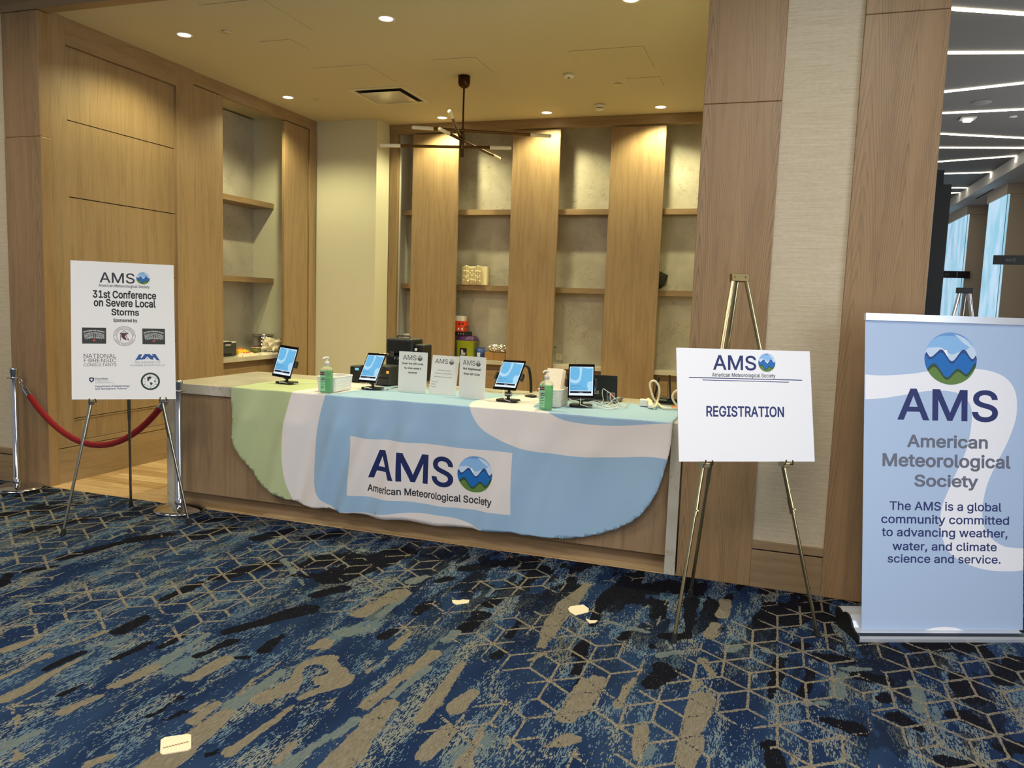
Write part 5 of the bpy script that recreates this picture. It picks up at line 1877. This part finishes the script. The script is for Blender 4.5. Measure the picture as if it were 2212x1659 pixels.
# ---- gooseneck arm behind third tablet
Yg = 5.50
gp = [ony(u, v, Yg) for u, v in [(1128, 792), (1134, 790), (1139, 791), (1143, 797), (1145, 808), (1146.5, 822), (1147, 836), (1147, 848)]]
t = thing('gooseneck_arm', 'black curved gooseneck arm rising behind the third tablet', 'arm', (gp[-1][0], Yg, TZ))
mb = MB(); mb.tube(gp, .011, 12); mb.build('flexible_arm', BLACK, t)
mb = MB(); mb.lathe([(0, 0), (.045, 0), (.045, .008), (.02, .014), (0, .014)], (gp[-1][0], Yg, TZ), 24); mb.build('base', BLACK, t)

# ---- laptop seen from behind its lid
Yl = 5.50
a, b = ony(1224, 866, Yl), ony(1333, 868, Yl)
t = thing('laptop', 'open black laptop with stickers on its lid, seen from behind', 'laptop', ((a[0] + b[0]) / 2, Yl + .1, TZ))
rz = math.atan2(0.012, b[0] - a[0])
W_ = b[0] - a[0]
mb = MB(); mb.box(a[0], b[0], Yl - .005, Yl + .235, TZ, TZ + .018, 0, .004); mb.build('keyboard_base', mat('laptop_grey', (84, 84, 84), 0.4), t)
hgt = ony(1330, 811, Yl + .0)[2] - TZ - .018
f3 = lambda x, y, z: np.array([a[0] + x, Yl - .004 - z * .14 + y, TZ + .018 + z])
mb = MB(); mb.box(0, W_, -.004, .004, 0, hgt, 0, .003); mb.build('lid', mat('laptop_black', (30, 30, 32), 0.4), t, xf=f3)
pr = Print([BLACK])
X = lambda u: ony(u, 850, Yl - .02)[0] - a[0]
Z = lambda v: ony(1310, v, Yl - .02)[2] - TZ - .018
pr.poly(rect(X(1270), X(1293), Z(852.5), Z(845.5)), 'lgrey')
pr.text(fit_text('AMS', X(1272), X(1292), Z(851.4), Z(846.6) - Z(851.4), .02), 'black')
pr.poly(circle(X(1280), Z(840), .022), 'lgrey'); pr.poly(circle(X(1280), Z(840), .018), 'g_blue')
pr.poly(rect(X(1310.5), X(1328), Z(867), Z(847.5)), 'lgrey')
pr.poly(rect(X(1312), X(1326.5), Z(866), Z(857)), 'grey'); pr.poly(rect(X(1318.5), X(1326.5), Z(857), Z(849)), 'red'); pr.poly(rect(X(1312), X(1318), Z(856.5), Z(849)), 'dark')
mb = MB(); pr.lay(mb, lambda s, z, h: f3(s, -.0042 - h, z)); mb.build('stickers', pr.mats, t)

# ---- router with two antennas
p = onz(1441, 872, TZ)
t = thing('router', 'black flat router with two upright antennas beside the registration board', 'router', (p[0] + .06, 5.66, TZ))
y0 = p[1]
x0_, x1_ = onz(1418, 873, TZ)[0], onz(1480, 876, TZ)[0]
mb = MB(); mb.box(x0_, x1_, y0, y0 + .15, TZ, TZ + .035, 0, .006); mb.build('body', GLOSSB, t)
for pts, r in (([(1411, 868), (1417, 846), (1421, 828), (1424, 814)], .013), ([(1448.5, 862), (1447.5, 840), (1446.3, 810)], .011)):
    mb = MB(); mb.tube([ony(u, v, y0 + .10) for u, v in pts], r, 10, flat=.6); mb.build('antenna', BLACK, t)
q = onz(1434, 864, TZ + .036)
mb = MB(); mb.box(q[0] - .03, q[0] + .02, q[1] - .008, q[1] + .008, TZ + .0352, TZ + .0362); mb.build('label_strip', PAPER, t)

# ---- power adapters, cables
p = onz(1390, 878, TZ)
t = thing('power_adapter', 'white cube power adapter on the cloth left of the cable loop', 'adapter', (p[0], p[1] + .03, TZ), .1)
mb = MB(); mb.box(-.032, .032, -.03, .03, 0, .048, 0, .006, 3); mb.build('body', WHITEP, t, world=False)
mb = MB(); mb.cyl((-.02, .03, .02), (-.02, .045, .02), .006); mb.build('plug_port', WHITEP, t, world=False)
p = onz(1405, 882, TZ)
t = thing('cable_plug', 'cream right-angle mains plug beside the white power adapter', 'plug', (p[0], p[1] + .01, TZ))
mb = MB(); mb.tube([p + (0, .01, .018), p + (-.012, .06, .035), p + (-.035, .11, .045)], [.018, .017, .014], 12); mb.build('plug_body', mat('cream_plastic', (232, 214, 176), 0.5), t)
mb = MB(); mb.lathe([(0, 0), (.019, .002), (.021, .02), (.016, .034), (0, .036)], (p[0] + .002, p[1], TZ), 18); mb.build('plug_cap', WHITEP, t)
CBL = mat('cream_cable', (226, 216, 190), 0.5)
loop = smooth_line([onz(1409, 880, TZ + .01), onz(1416, 877, TZ + .02)] + [ony(u, v, 5.50) for u, v in [(1420, 868), (1424, 850), (1424, 838), (1420, 828), (1413, 822.5), (1406, 825), (1404, 833), (1408, 850), (1413, 863), (1419, 870)]] + [onz(1432, 880, TZ + .012), onz(1446, 882.5, TZ + .01), onz(1470, 882, TZ + .01)], 5)
mb = MB(); mb.tube(loop, .0075, 12)
tag(mb.build('power_cable', CBL), 'thick cream cable standing in a tall loop left of the registration board', 'cable')
l2 = smooth_line([ony(u, v, 5.48) for u, v in [(1475, 840), (1464, 842.5), (1456, 848), (1452.5, 856), (1454, 864), (1460, 873), (1470, 880)]], 5)
mb = MB(); mb.tube(l2, .0075, 12)
tag(mb.build('power_cable', CBL), 'thick cream cable curving out from behind the edge of the registration board', 'cable')
p, q = onz(1452, 879, TZ + .01), onz(1480, 884, TZ + .01)
mb = MB(); mb.tube([p, (p + q) / 2 + (0, 0, .004), q], .007, 10)
tag(mb.build('orange_cable', mat('orange_rubber', (214, 92, 40), 0.5)), 'short orange cable end beside the registration board', 'cable')
mb = MB()
rw = random.Random(3)
tang = [onz(1292, 866, TZ + .004)]
chain = [[(1232, 866), (1262, 863), (1290, 866), (1303, 871), (1318, 866), (1335, 872), (1354, 876), (1340, 881), (1318, 880), (1306, 876), (1298, 873), (1312, 869), (1332, 868)],
         [(1222, 858), (1240, 866), (1262, 870), (1285, 868), (1296, 873), (1312, 877), (1330, 874), (1345, 871), (1362, 872)],
         [(1250, 876), (1264, 871), (1282, 866), (1302, 867), (1319, 872), (1333, 878), (1322, 883), (1306, 882), (1290, 878), (1283, 873)]]
for ch in chain:
    pts = smooth_line([onz(u, v, TZ + .005 + .004 * rw.random()) for u, v in ch], 5)
    mb.tube(pts, .0026, 8)
arch = smooth_line([onz(1299, 873, TZ + .004)] + [ony(u, v, 5.42) for u, v in [(1303, 864), (1301, 850), (1303, 840), (1310, 844), (1317, 849), (1328, 860), (1335, 868)]] + [onz(1340, 874, TZ + .004)], 5)
mb.tube(arch, .0026, 8)
arch = smooth_line([onz(1312, 876, TZ + .004)] + [ony(u, v, 5.40) for u, v in [(1320, 868), (1328, 861), (1338, 859)]], 5)
mb.tube(arch, .0028, 8)
arch = smooth_line([ony(u, v, 5.36) for u, v in [(1319, 848), (1318, 856), (1321, 868), (1328, 876)]] + [onz(1333, 880, TZ + .004)], 5)
mb.tube(arch, .0026, 8)
tag(mb.build('cable_tangle', WHITEP), 'tangle of thin white charging cables in front of the black laptop', 'cables')
for ch, lab, m in (([(835, 842), (850, 838), (870, 836)], 'thin black cable running from the second tablet behind the paper signs', BLACK), ([(1040, 842), (1055, 845), (1075, 847), (1110, 850), (1140, 849), (1160, 845)], 'thin grey cable behind the third tablet', mat('grey_cable', (170, 165, 150), .5))):
    mb = MB(); mb.tube(smooth_line([onz(u, v, TZ + .004) for u, v in ch], 5), .0024, 8)
    tag(mb.build('thin_cable', m), lab, 'cable')

# ================================================================== THINGS ON THE BACK SHELVES
WT = 0.915
SH2 = 1.766 + .0805


def pxbox(u0, u1, v0, v1, y):
    a, b = ony(u0, v1, y), ony(u1, v0, y)
    return a[0], b[0], a[2], b[2]


# carved cream ornament
x0_, x1_, _, zt_ = pxbox(996, 1051, 574, 618, 9.20)
t = thing('carved_ornament', 'cream ornament of bundled bamboo-like rods on the shelf left of centre', 'ornament', ((x0_ + x1_) / 2, 9.27, SH2))
CRM = mat('cream_ceramic', (232, 220, 180), 0.45)
wx = (x1_ - x0_)
xr_ = x0_
for k in range(10):
    r = wx * .78 / 20
    hh = (zt_ - SH2) * (.90, .93, 1.0, .97, .9, .92, .9, .94, 1.0, .98)[k]
    xc = x0_ + r + k * 2 * r
    yc = 9.20 + (.015, .0, -.005, .0, .01, .005, .008, .0, -.004, .0)[k]
    prof = [(0, 0), (r * .95, 0)]
    nseg = 3 + k % 2
    for j in range(1, nseg):
        z = hh * (j + .15 * ((k * 7) % 3 - 1)) / nseg
        prof += [(r * .95, z - .008), (r * 1.12, z - .004), (r * 1.12, z + .003), (r * .8, z + .006), (r * .95, z + .012)]
    prof += [(r * .95, hh - .014), (r * 1.12, hh - .008), (r * 1.1, hh), (0, hh)]
    mb = MB(); mb.lathe(prof, (xc, yc, SH2), 14); mb.build('rod', CRM, t)
mb = MB(); mb.box(x0_ + .02, x1_, 9.225, 9.33, SH2, zt_ - .012, 0, .004); mb.build('solid_block', CRM, t)
# black faceted sculpture
p = ony(1421, 608, 9.24)
bm = bmesh.new()
bmesh.ops.create_icosphere(bm, subdivisions=1, radius=.118)
rr_ = random.Random(5)
for q in bm.verts:
    q.co *= .9 + .2 * rr_.random()
mn = min(q.co.z for q in bm.verts)
mb = MB()
bm.verts.ensure_lookup_table()
mb.add([(p[0] + q.co.x, 9.26 + q.co.y, SH2 + (q.co.z - mn) * .98) for q in bm.verts], [[q.index for q in f.verts] for f in bm.faces])
bm.free()
tag(mb.build('faceted_sculpture', mat('black_gloss_ceramic', (10, 10, 11), 0.3)), 'black faceted ball on the shelf, half hidden by the right oak panel', 'sculpture')
# green tub with purple lid
x0_, x1_, _, z1_ = pxbox(982, 1024.5, 737, 780, 9.20)
xc, w = (x0_ + x1_) / 2, (x1_ - x0_) / 2
zl_ = ony(1010, 727, 9.2)[2]
t = thing('storage_tub', 'lime green tub with a purple lid on the back worktop', 'tub', (xc, 9.28, WT))
rr = lambda w_, d_, r_, z: [(xc + sg * (w_ - r_) + r_ * math.cos(a), 9.285 + sg2 * (d_ - r_) + r_ * math.sin(a), z) for sg, sg2, a0 in ((1, 1, 0), (-1, 1, PI / 2), (-1, -1, PI), (1, -1, 1.5 * PI)) for a in np.linspace(a0, a0 + PI / 2, 5)]
mb = MB(); mb.loft([rr(w * .86, .075, .03, WT), rr(w * .9, .08, .03, WT + .01), rr(w * .95, .085, .03, z1_ - .02), rr(w, .09, .03, z1_ - .015), rr(w, .09, .03, z1_)]); mb.build('body', mat('lime_plastic', (150, 162, 34), 0.4), t)
mb = MB(); mb.loft([rr(w * 1.02, .092, .03, z1_), rr(w * 1.02, .092, .03, z1_ + .022), rr(w * .9, .08, .03, z1_ + .034), rr(w * .84, .07, .03, zl_ + .004)]); mb.build('lid', mat('purple_plastic', (70, 34, 84), 0.35), t)
pr = Print([BLACK])
xa, xb = ony(993, 760, 9.2)[0], ony(1008, 760, 9.2)[0]
za, zb = ony(1000, 770, 9.2)[2], ony(1000, 752, 9.2)[2]
mb = MB(); yq = 9.2 - .002
mb.box(xa, xb, yq, yq + .012, za, zb)
pr.poly([(xa + (xb - xa) * a_, za + (zb - za) * b_) for a_, b_ in ((.2, .2), (.75, .15), (.9, .5), (.6, .45), (.4, .85), (.2, .8))], 'lgrey')
pr.lay(mb, lambda s, z, h: (s, yq - h, z)); mb.build('label', pr.mats, t)
# stacked small boxes above the tub
zs = zl_ + .005
for (u0, u1, v0, v1, m, lab, nm, cat_, dd) in ((968, 1011, 720, 727, (24, 20, 26), 'flat black box on the purple tub lid', 'flat_box', 'box', .14), (972, 1002.5, 710.5, 720, (214, 74, 44), 'red-orange box resting on the flat black box', 'carton', 'box', .11),
                                               (974, 1004.5, 700, 710, (222, 70, 40), 'red-orange box on top of another orange box', 'carton', 'box', .12), (976, 1002, 690, 699.5, (224, 220, 214), 'white box topping the stack of orange boxes', 'carton', 'box', .1)):
    x0_, x1_, z0_, z1_ = pxbox(u0, u1, v0, v1, 9.21)
    hh = z1_ - z0_
    pr = Print([mat(lab, m, .5)])
    mb = MB(); mb.box(x0_, x1_, 9.21, 9.21 + dd, zs, zs + hh, 0, .002)
    if m[0] > 210 and m[1] < 100:
        for k in (.55, .8):
            xx = x0_ + (x1_ - x0_) * k
            pr.poly(rect(xx, xx + .02, zs + hh * .3, zs + hh * .7), 'white' if v0 > 705 else 'black')
    if m[0] < 40:
        for k in (.5, .62, .75):
            xx = x0_ + (x1_ - x0_) * k
            pr.poly(rect(xx, xx + .012, zs + hh * .35, zs + hh * .6), 'lgrey')
    pr.lay(mb, lambda s, z, h: (s, 9.21 - h, z))
    tag(mb.build(nm, pr.mats), lab, cat_, 'small boxes piled on the tub')
    zs += hh + .0006
# blue snack bag
x0_, x1_, _, z1_ = pxbox(1024, 1045, 752, 783, 9.20)
t = thing('snack_bag', 'blue crinkled snack bag between the green tub and the brown box', 'bag', ((x0_ + x1_) / 2, 9.25, WT))
mb = MB()
N = 10
V, F = [], []
for s_ in (-1, 1):
    for j in range(N + 1):
        for i in range(N + 1):
            a_, b_ = i / N, j / N
            puff = (math.sin(PI * a_) * math.sin(PI * min(1, b_ * 1.15 + .0))) ** .6 * .035 if 0 < a_ < 1 and 0 < b_ < .87 else 0
            V.append((x0_ + (x1_ - x0_) * (a_ + .03 * math.sin(b_ * 6)), 9.25 + s_ * (puff + .002 + .003 * math.sin(a_ * 20 + b_ * 9)), WT + .002 + (z1_ - WT) * b_))
for s_ in range(2):
    o_ = s_ * (N + 1) ** 2
    for j in range(N):
        for i in range(N):
            F.append((o_ + j * (N + 1) + i, o_ + j * (N + 1) + i + 1, o_ + (j + 1) * (N + 1) + i + 1, o_ + (j + 1) * (N + 1) + i))
mb.add(V, F, 0, True)
mb.build('foil_pouch', mat('blue_foil', (34, 60, 124), 0.3), t)
pr = Print([PAPER]); xa, xb, za, zb = pxbox(1030, 1037, 762, 770, 9.2)
pr.poly(rect(xa, xb, za, zb), 'white'); pr.poly(rect(xa + .01, xa + .016, za + .008, zb - .01), 'dnavy'); pr.poly(rect(xb - .016, xb - .01, za + .008, zb - .01), 'dnavy')
mb = MB(); pr.lay(mb, lambda s, z, h: (s, 9.2045 - h, z)); mb.build('label', pr.mats, t)
# cardboard box with crumpled foil
x0_, x1_, _, z1_ = pxbox(1046, 1092, 763, 783, 9.17)
t = thing('cardboard_box', 'brown cardboard box at the edge of the back worktop under crumpled foil', 'box', ((x0_ + x1_) / 2, 9.25, WT))
mb = MB(); mb.box(x0_, x1_, 9.17, 9.33, WT, z1_, 0, .002); mb.build('carton', mat('brown_cardboard', (156, 116, 68), 0.75), t)
mb = MB(); xm = x0_ + (x1_ - x0_) * .46; mb.box(xm - .004, xm + .004, 9.1695, 9.3305, WT + .001, z1_ + .0006); mb.build('tape_seam', mat('dark_cardboard', (110, 70, 36), 0.7), t)
bm = bmesh.new()
bmesh.ops.create_icosphere(bm, subdivisions=4, radius=1)
rf = np.random.default_rng(2)
ph = rf.uniform(0, 6.28, (16,)); dr = rf.normal(size=(16, 3)) * 9
xa, xb = ony(1049, 760, 9.18)[0], ony(1094, 760, 9.18)[0]
zt_ = ony(1070, 743, 9.2)[2]
mb = MB()
V = []
for q in bm.verts:
    p = np.array(q.co)
    k = 1 + .17 * sum(abs(math.sin(float(p @ d) + f_)) - .6 for d, f_ in zip(dr, ph)) / 3
    x, y, z = p * k
    z = max(z, -.75)
    V.append(((xa + xb) / 2 + x * (xb - xa) / 2 * .95, 9.25 + y * .075, z1_ + .0008 + (z + .75) / 1.85 * (zt_ - z1_)))
mb.add(V, [[q.index for q in f_.verts] for f_ in bm.faces], 0, False)
bm.free()
tag(mb.build('crumpled_foil', mat('crinkled_foil', (220, 218, 212), 0.28, 1.0)), 'heap of crumpled silver foil on the brown cardboard box', 'foil')
# outlet on the stone, small box at far left, teal cap
x0_, x1_, z0_, z1_ = pxbox(1201, 1215, 764, 777, 9.42)
t = thing('wall_outlet', 'beige wall outlet on the stone between the middle and right oak panels', 'outlet', ((x0_ + x1_) / 2, 9.42, z0_))
mb = MB(); mb.box(x0_, x1_, 9.412, 9.4195, z0_, z1_, 0, .003); mb.build('plate', mat('beige_plate', (206, 196, 170), 0.5), t)
mb = MB(); xm = (x0_ + x1_) / 2
for dz in (.25, .6):
    for dx in (-.008, .004):
        mb.box(xm + dx, xm + dx + .003, 9.4105, 9.4125, z0_ + (z1_ - z0_) * dz, z0_ + (z1_ - z0_) * dz + .009)
mb.build('sockets', BLACK, t)
x0_, x1_, z0_, z1_ = pxbox(1188, 1203, 750, 756, 9.3)
t = thing('spray_bottle', 'teal-capped bottle mostly hidden behind the middle oak panel', 'bottle', (x0_ - .02, 9.3, WT))
mb = MB(); mb.lathe([(0, 0), (.035, 0), (.035, .12), (.02, .15), (.014, .17), (0, .17)], (x0_ - .02, 9.3, WT), 20); mb.build('bottle', WHITEP, t)
mb = MB(); mb.cyl((x0_ - .02, 9.3, WT + .168), (x0_ - .02, 9.3, z1_ - .01), .012); mb.box(x0_ - .045, x1_ - .002, 9.285, 9.315, max(z0_, WT + .19), z1_ + .006, 0, .006); mb.build('spray_head', mat('teal_plastic', (60, 130, 110), 0.4), t)
x0_, x1_, _, z1_ = pxbox(871, 886, 721, 775, 9.25)
mb = MB(); mb.box(x0_, x1_, 9.25, 9.36, WT, z1_, 0, .003)
tag(mb.build('paper_box', PAPER), 'pale box on the back worktop in the narrow bay left of the first panel', 'box')

# ================================================================== THINGS IN THE LEFT NICHE
pxf = -5.93
pf = onx(511, 772, pxf)
zt_ = onx(505, 738, pxf)[2]
yb = float(pf[1])
t = thing('desktop_printer', 'dark grey printer at the left end of the niche worktop', 'printer', (pxf - .15, yb - .2, WT))
mb = MB(); mb.box(pxf - .32, pxf, yb - .40, yb, WT, zt_ - .014, 0, .006); mb.build('body', mat('printer_grey', (62, 62, 60), 0.45), t)
mb = MB(); mb.box(pxf - .32, pxf - .004, yb - .40, yb - .004, zt_ - .014, zt_, 0, .003); mb.build('lid', WHITEP, t)
mb = MB(); mb.box(pxf - .004, pxf + .003, yb - .39, yb - .09, WT + .155, WT + .168); mb.box(pxf - .004, pxf + .003, yb - .39, yb - .085, WT + .006, WT + .036)
mb.box(pxf - .004, pxf + .001, yb - .395, yb - .004, WT + .103, WT + .106); mb.build('paper_slot', BLACK, t)
pr = Print([BLACK]); pr.text(fit_text('brother', yb - .19, yb - .10, WT + .125, .017, .02), 'white')
mb = MB(); pr.lay(mb, lambda s, z, h: (pxf + h, s, z)); mb.build('badge', pr.mats, t)


def crumple(name, cx_, cy_, z0, wx_, wy_, h, m, label, cat_, seed, rz=0, extra_print=None, flatness=.4):
    r_ = np.random.default_rng(seed)
    N = 16
    d = r_.normal(size=(7, 2)) * 7; f_ = r_.uniform(0, 6, 7)
    V, F = [], []
    c_, s_ = math.cos(rz), math.sin(rz)
    for side in (0, 1):
        for j in range(N + 1):
            for i in range(N + 1):
                a_, b_ = i / N * 2 - 1, j / N * 2 - 1
                env = (1 - a_ ** 4) * (1 - b_ ** 4)
                z = h * env * (flatness + (1 - flatness) * sum(abs(math.sin(a_ * q[0] + b_ * q[1] + k)) for q, k in zip(d, f_)) / 7) if side else 0
                wob = 1 + .06 * math.sin(5 * a_ + 3 * b_ + seed)
                x, y = a_ * wx_ / 2 * wob, b_ * wy_ / 2 * wob
                V.append((cx_ + x * c_ - y * s_, cy_ + x * s_ + y * c_, z0 + z + (.001 if side else 0)))
    M = (N + 1) ** 2
    for s2 in (0, 1):
        for j in range(N):
            for i in range(N):
                F.append((s2 * M + j * (N + 1) + i, s2 * M + j * (N + 1) + i + 1, s2 * M + (j + 1) * (N + 1) + i + 1, s2 * M + (j + 1) * (N + 1) + i))
    edge = [(i) for i in range(N + 1)] + [(j + 1) * (N + 1) + N for j in range(N)] + [N * (N + 1) + N - 1 - i for i in range(N)] + [(N - 1 - j) * (N + 1) for j in range(N - 1)]
    for k in range(len(edge)):
        a_, b_ = edge[k], edge[(k + 1) % len(edge)]
        F.append((a_, b_, b_ + M, a_ + M))
    mb = MB()
    mats = [m]
    mb.add(V, F, 0, False)
    if extra_print:
        mats.append(extra_print)
        for idx in range(M, M):
            pass
        # coloured print on part of the bag
        for k in range(len(mb.f)):
            ii = mb.f[k][0] - M
            if 0 <= ii < M and 4 <= ii // (N + 1) <= 9 and 3 <= ii % (N + 1) <= 12 and (ii * 7) % 5:
                mb.mi[k] = 1
    return tag(mb.build(name, mats), label, cat_)


YEL = mat('yellow_foil', (240, 190, 50), 0.4)
RED_ = mat('print_red', (190, 60, 50), .5)
crumple('candy_bag', -6.02, 7.76, WT, .16, .17, .085, YEL, 'yellow candy bag lying beside the dark grey printer', 'bag', 3, .2, RED_, .6)
crumple('candy_bag', -5.862, 7.68, WT, .13, .30, .045, mat('cream_foil', (232, 218, 186), .4), 'cream candy bag with red print near the front edge of the niche worktop', 'bag', 5, .05, RED_, .6)
crumple('magazine', -5.865, 8.10, WT, .15, .42, .03, mat('magazine_paper', (226, 220, 200), .5), 'loose pile of pale printed sheets at the right of the niche worktop', 'papers', 8, .04, mat('print_grey', (120, 118, 110), .5), .8)
crumple('candy_bag', -6.12, 7.96, WT, .16, .2, .06, mat('pale_yellow_foil', (236, 206, 96), .45), 'pale yellow bag behind the loose printed sheets', 'bag', 12, .4, mat('print_brown', (150, 100, 60), .5), .6)
# salad box
zq = WT
cx_, cy_ = -5.99, 8.03
t = thing('food_tub', 'small clear food tub with a red label near the chrome bucket', 'tub', (cx_, cy_, zq))
mb = MB(); mb.lathe([(0, 0), (.05, 0), (.06, .07), (0, .07)], (cx_, cy_, zq), 20); mb.build('tub', mat('olive_salad', (120, 120, 60), .4), t)
mb = MB(); mb.lathe([(0, .07), (.063, .07), (.063, .08), (0, .083)], (cx_, cy_, zq), 20); mb.build('lid', mat('clear_lid', (200, 200, 180), .2), t)
mb = MB(); mb.box(cx_ - .03, cx_ + .03, cy_ - .045, cy_ + .03, zq + .083, zq + .09, 0, .002); mb.build('label', mat('red_label', (160, 50, 44), .5), t)
# crumpled napkins
bm = bmesh.new(); bmesh.ops.create_icosphere(bm, subdivisions=3, radius=1)
mb = MB(); V = []
r_ = np.random.default_rng(21); dr = r_.normal(size=(9, 3)) * 2.6; ph = r_.uniform(0, 6, 9)
for q in bm.verts:
    v_ = np.array(q.co); k = 1 + .28 * sum(abs(math.sin(float(v_ @ d) + f_)) - .6 for d, f_ in zip(dr, ph))
    x, y, z = v_ * max(k, .35)
    V.append((-5.875 + x * .075, 8.22 + y * .15, WT + .034 + max((z + .7) * .085, 0)))
mb.add(V, [[q.index for q in f_.verts] for f_ in bm.faces]); bm.free()
tag(mb.build('paper_napkin', mat('napkin_white', (238, 226, 196), .8)), 'crumpled white paper napkins in front of the chrome bucket', 'napkin')
# chrome bucket
cx_, cy_ = -6.09, 8.30
zt_ = ony(581, 722, cy_)[2]
t = thing('ice_bucket', 'polished chrome bucket against the end wall of the niche', 'bucket', (cx_, cy_, WT))
h = zt_ - WT
mb = MB(); mb.lathe([(0, 0), (.115, 0), (.124, .01), (.127, h - .02), (.121, h - .02), (.117, .012), (0, .012)], (cx_, cy_, WT), 40); mb.build('body', CHROME, t)
mb = MB(); mb.lathe([(.117, h - .022), (.134, h - .018), (.134, h), (.117, h)], (cx_, cy_, WT), 40); mb.build('rim', CHROME, t)
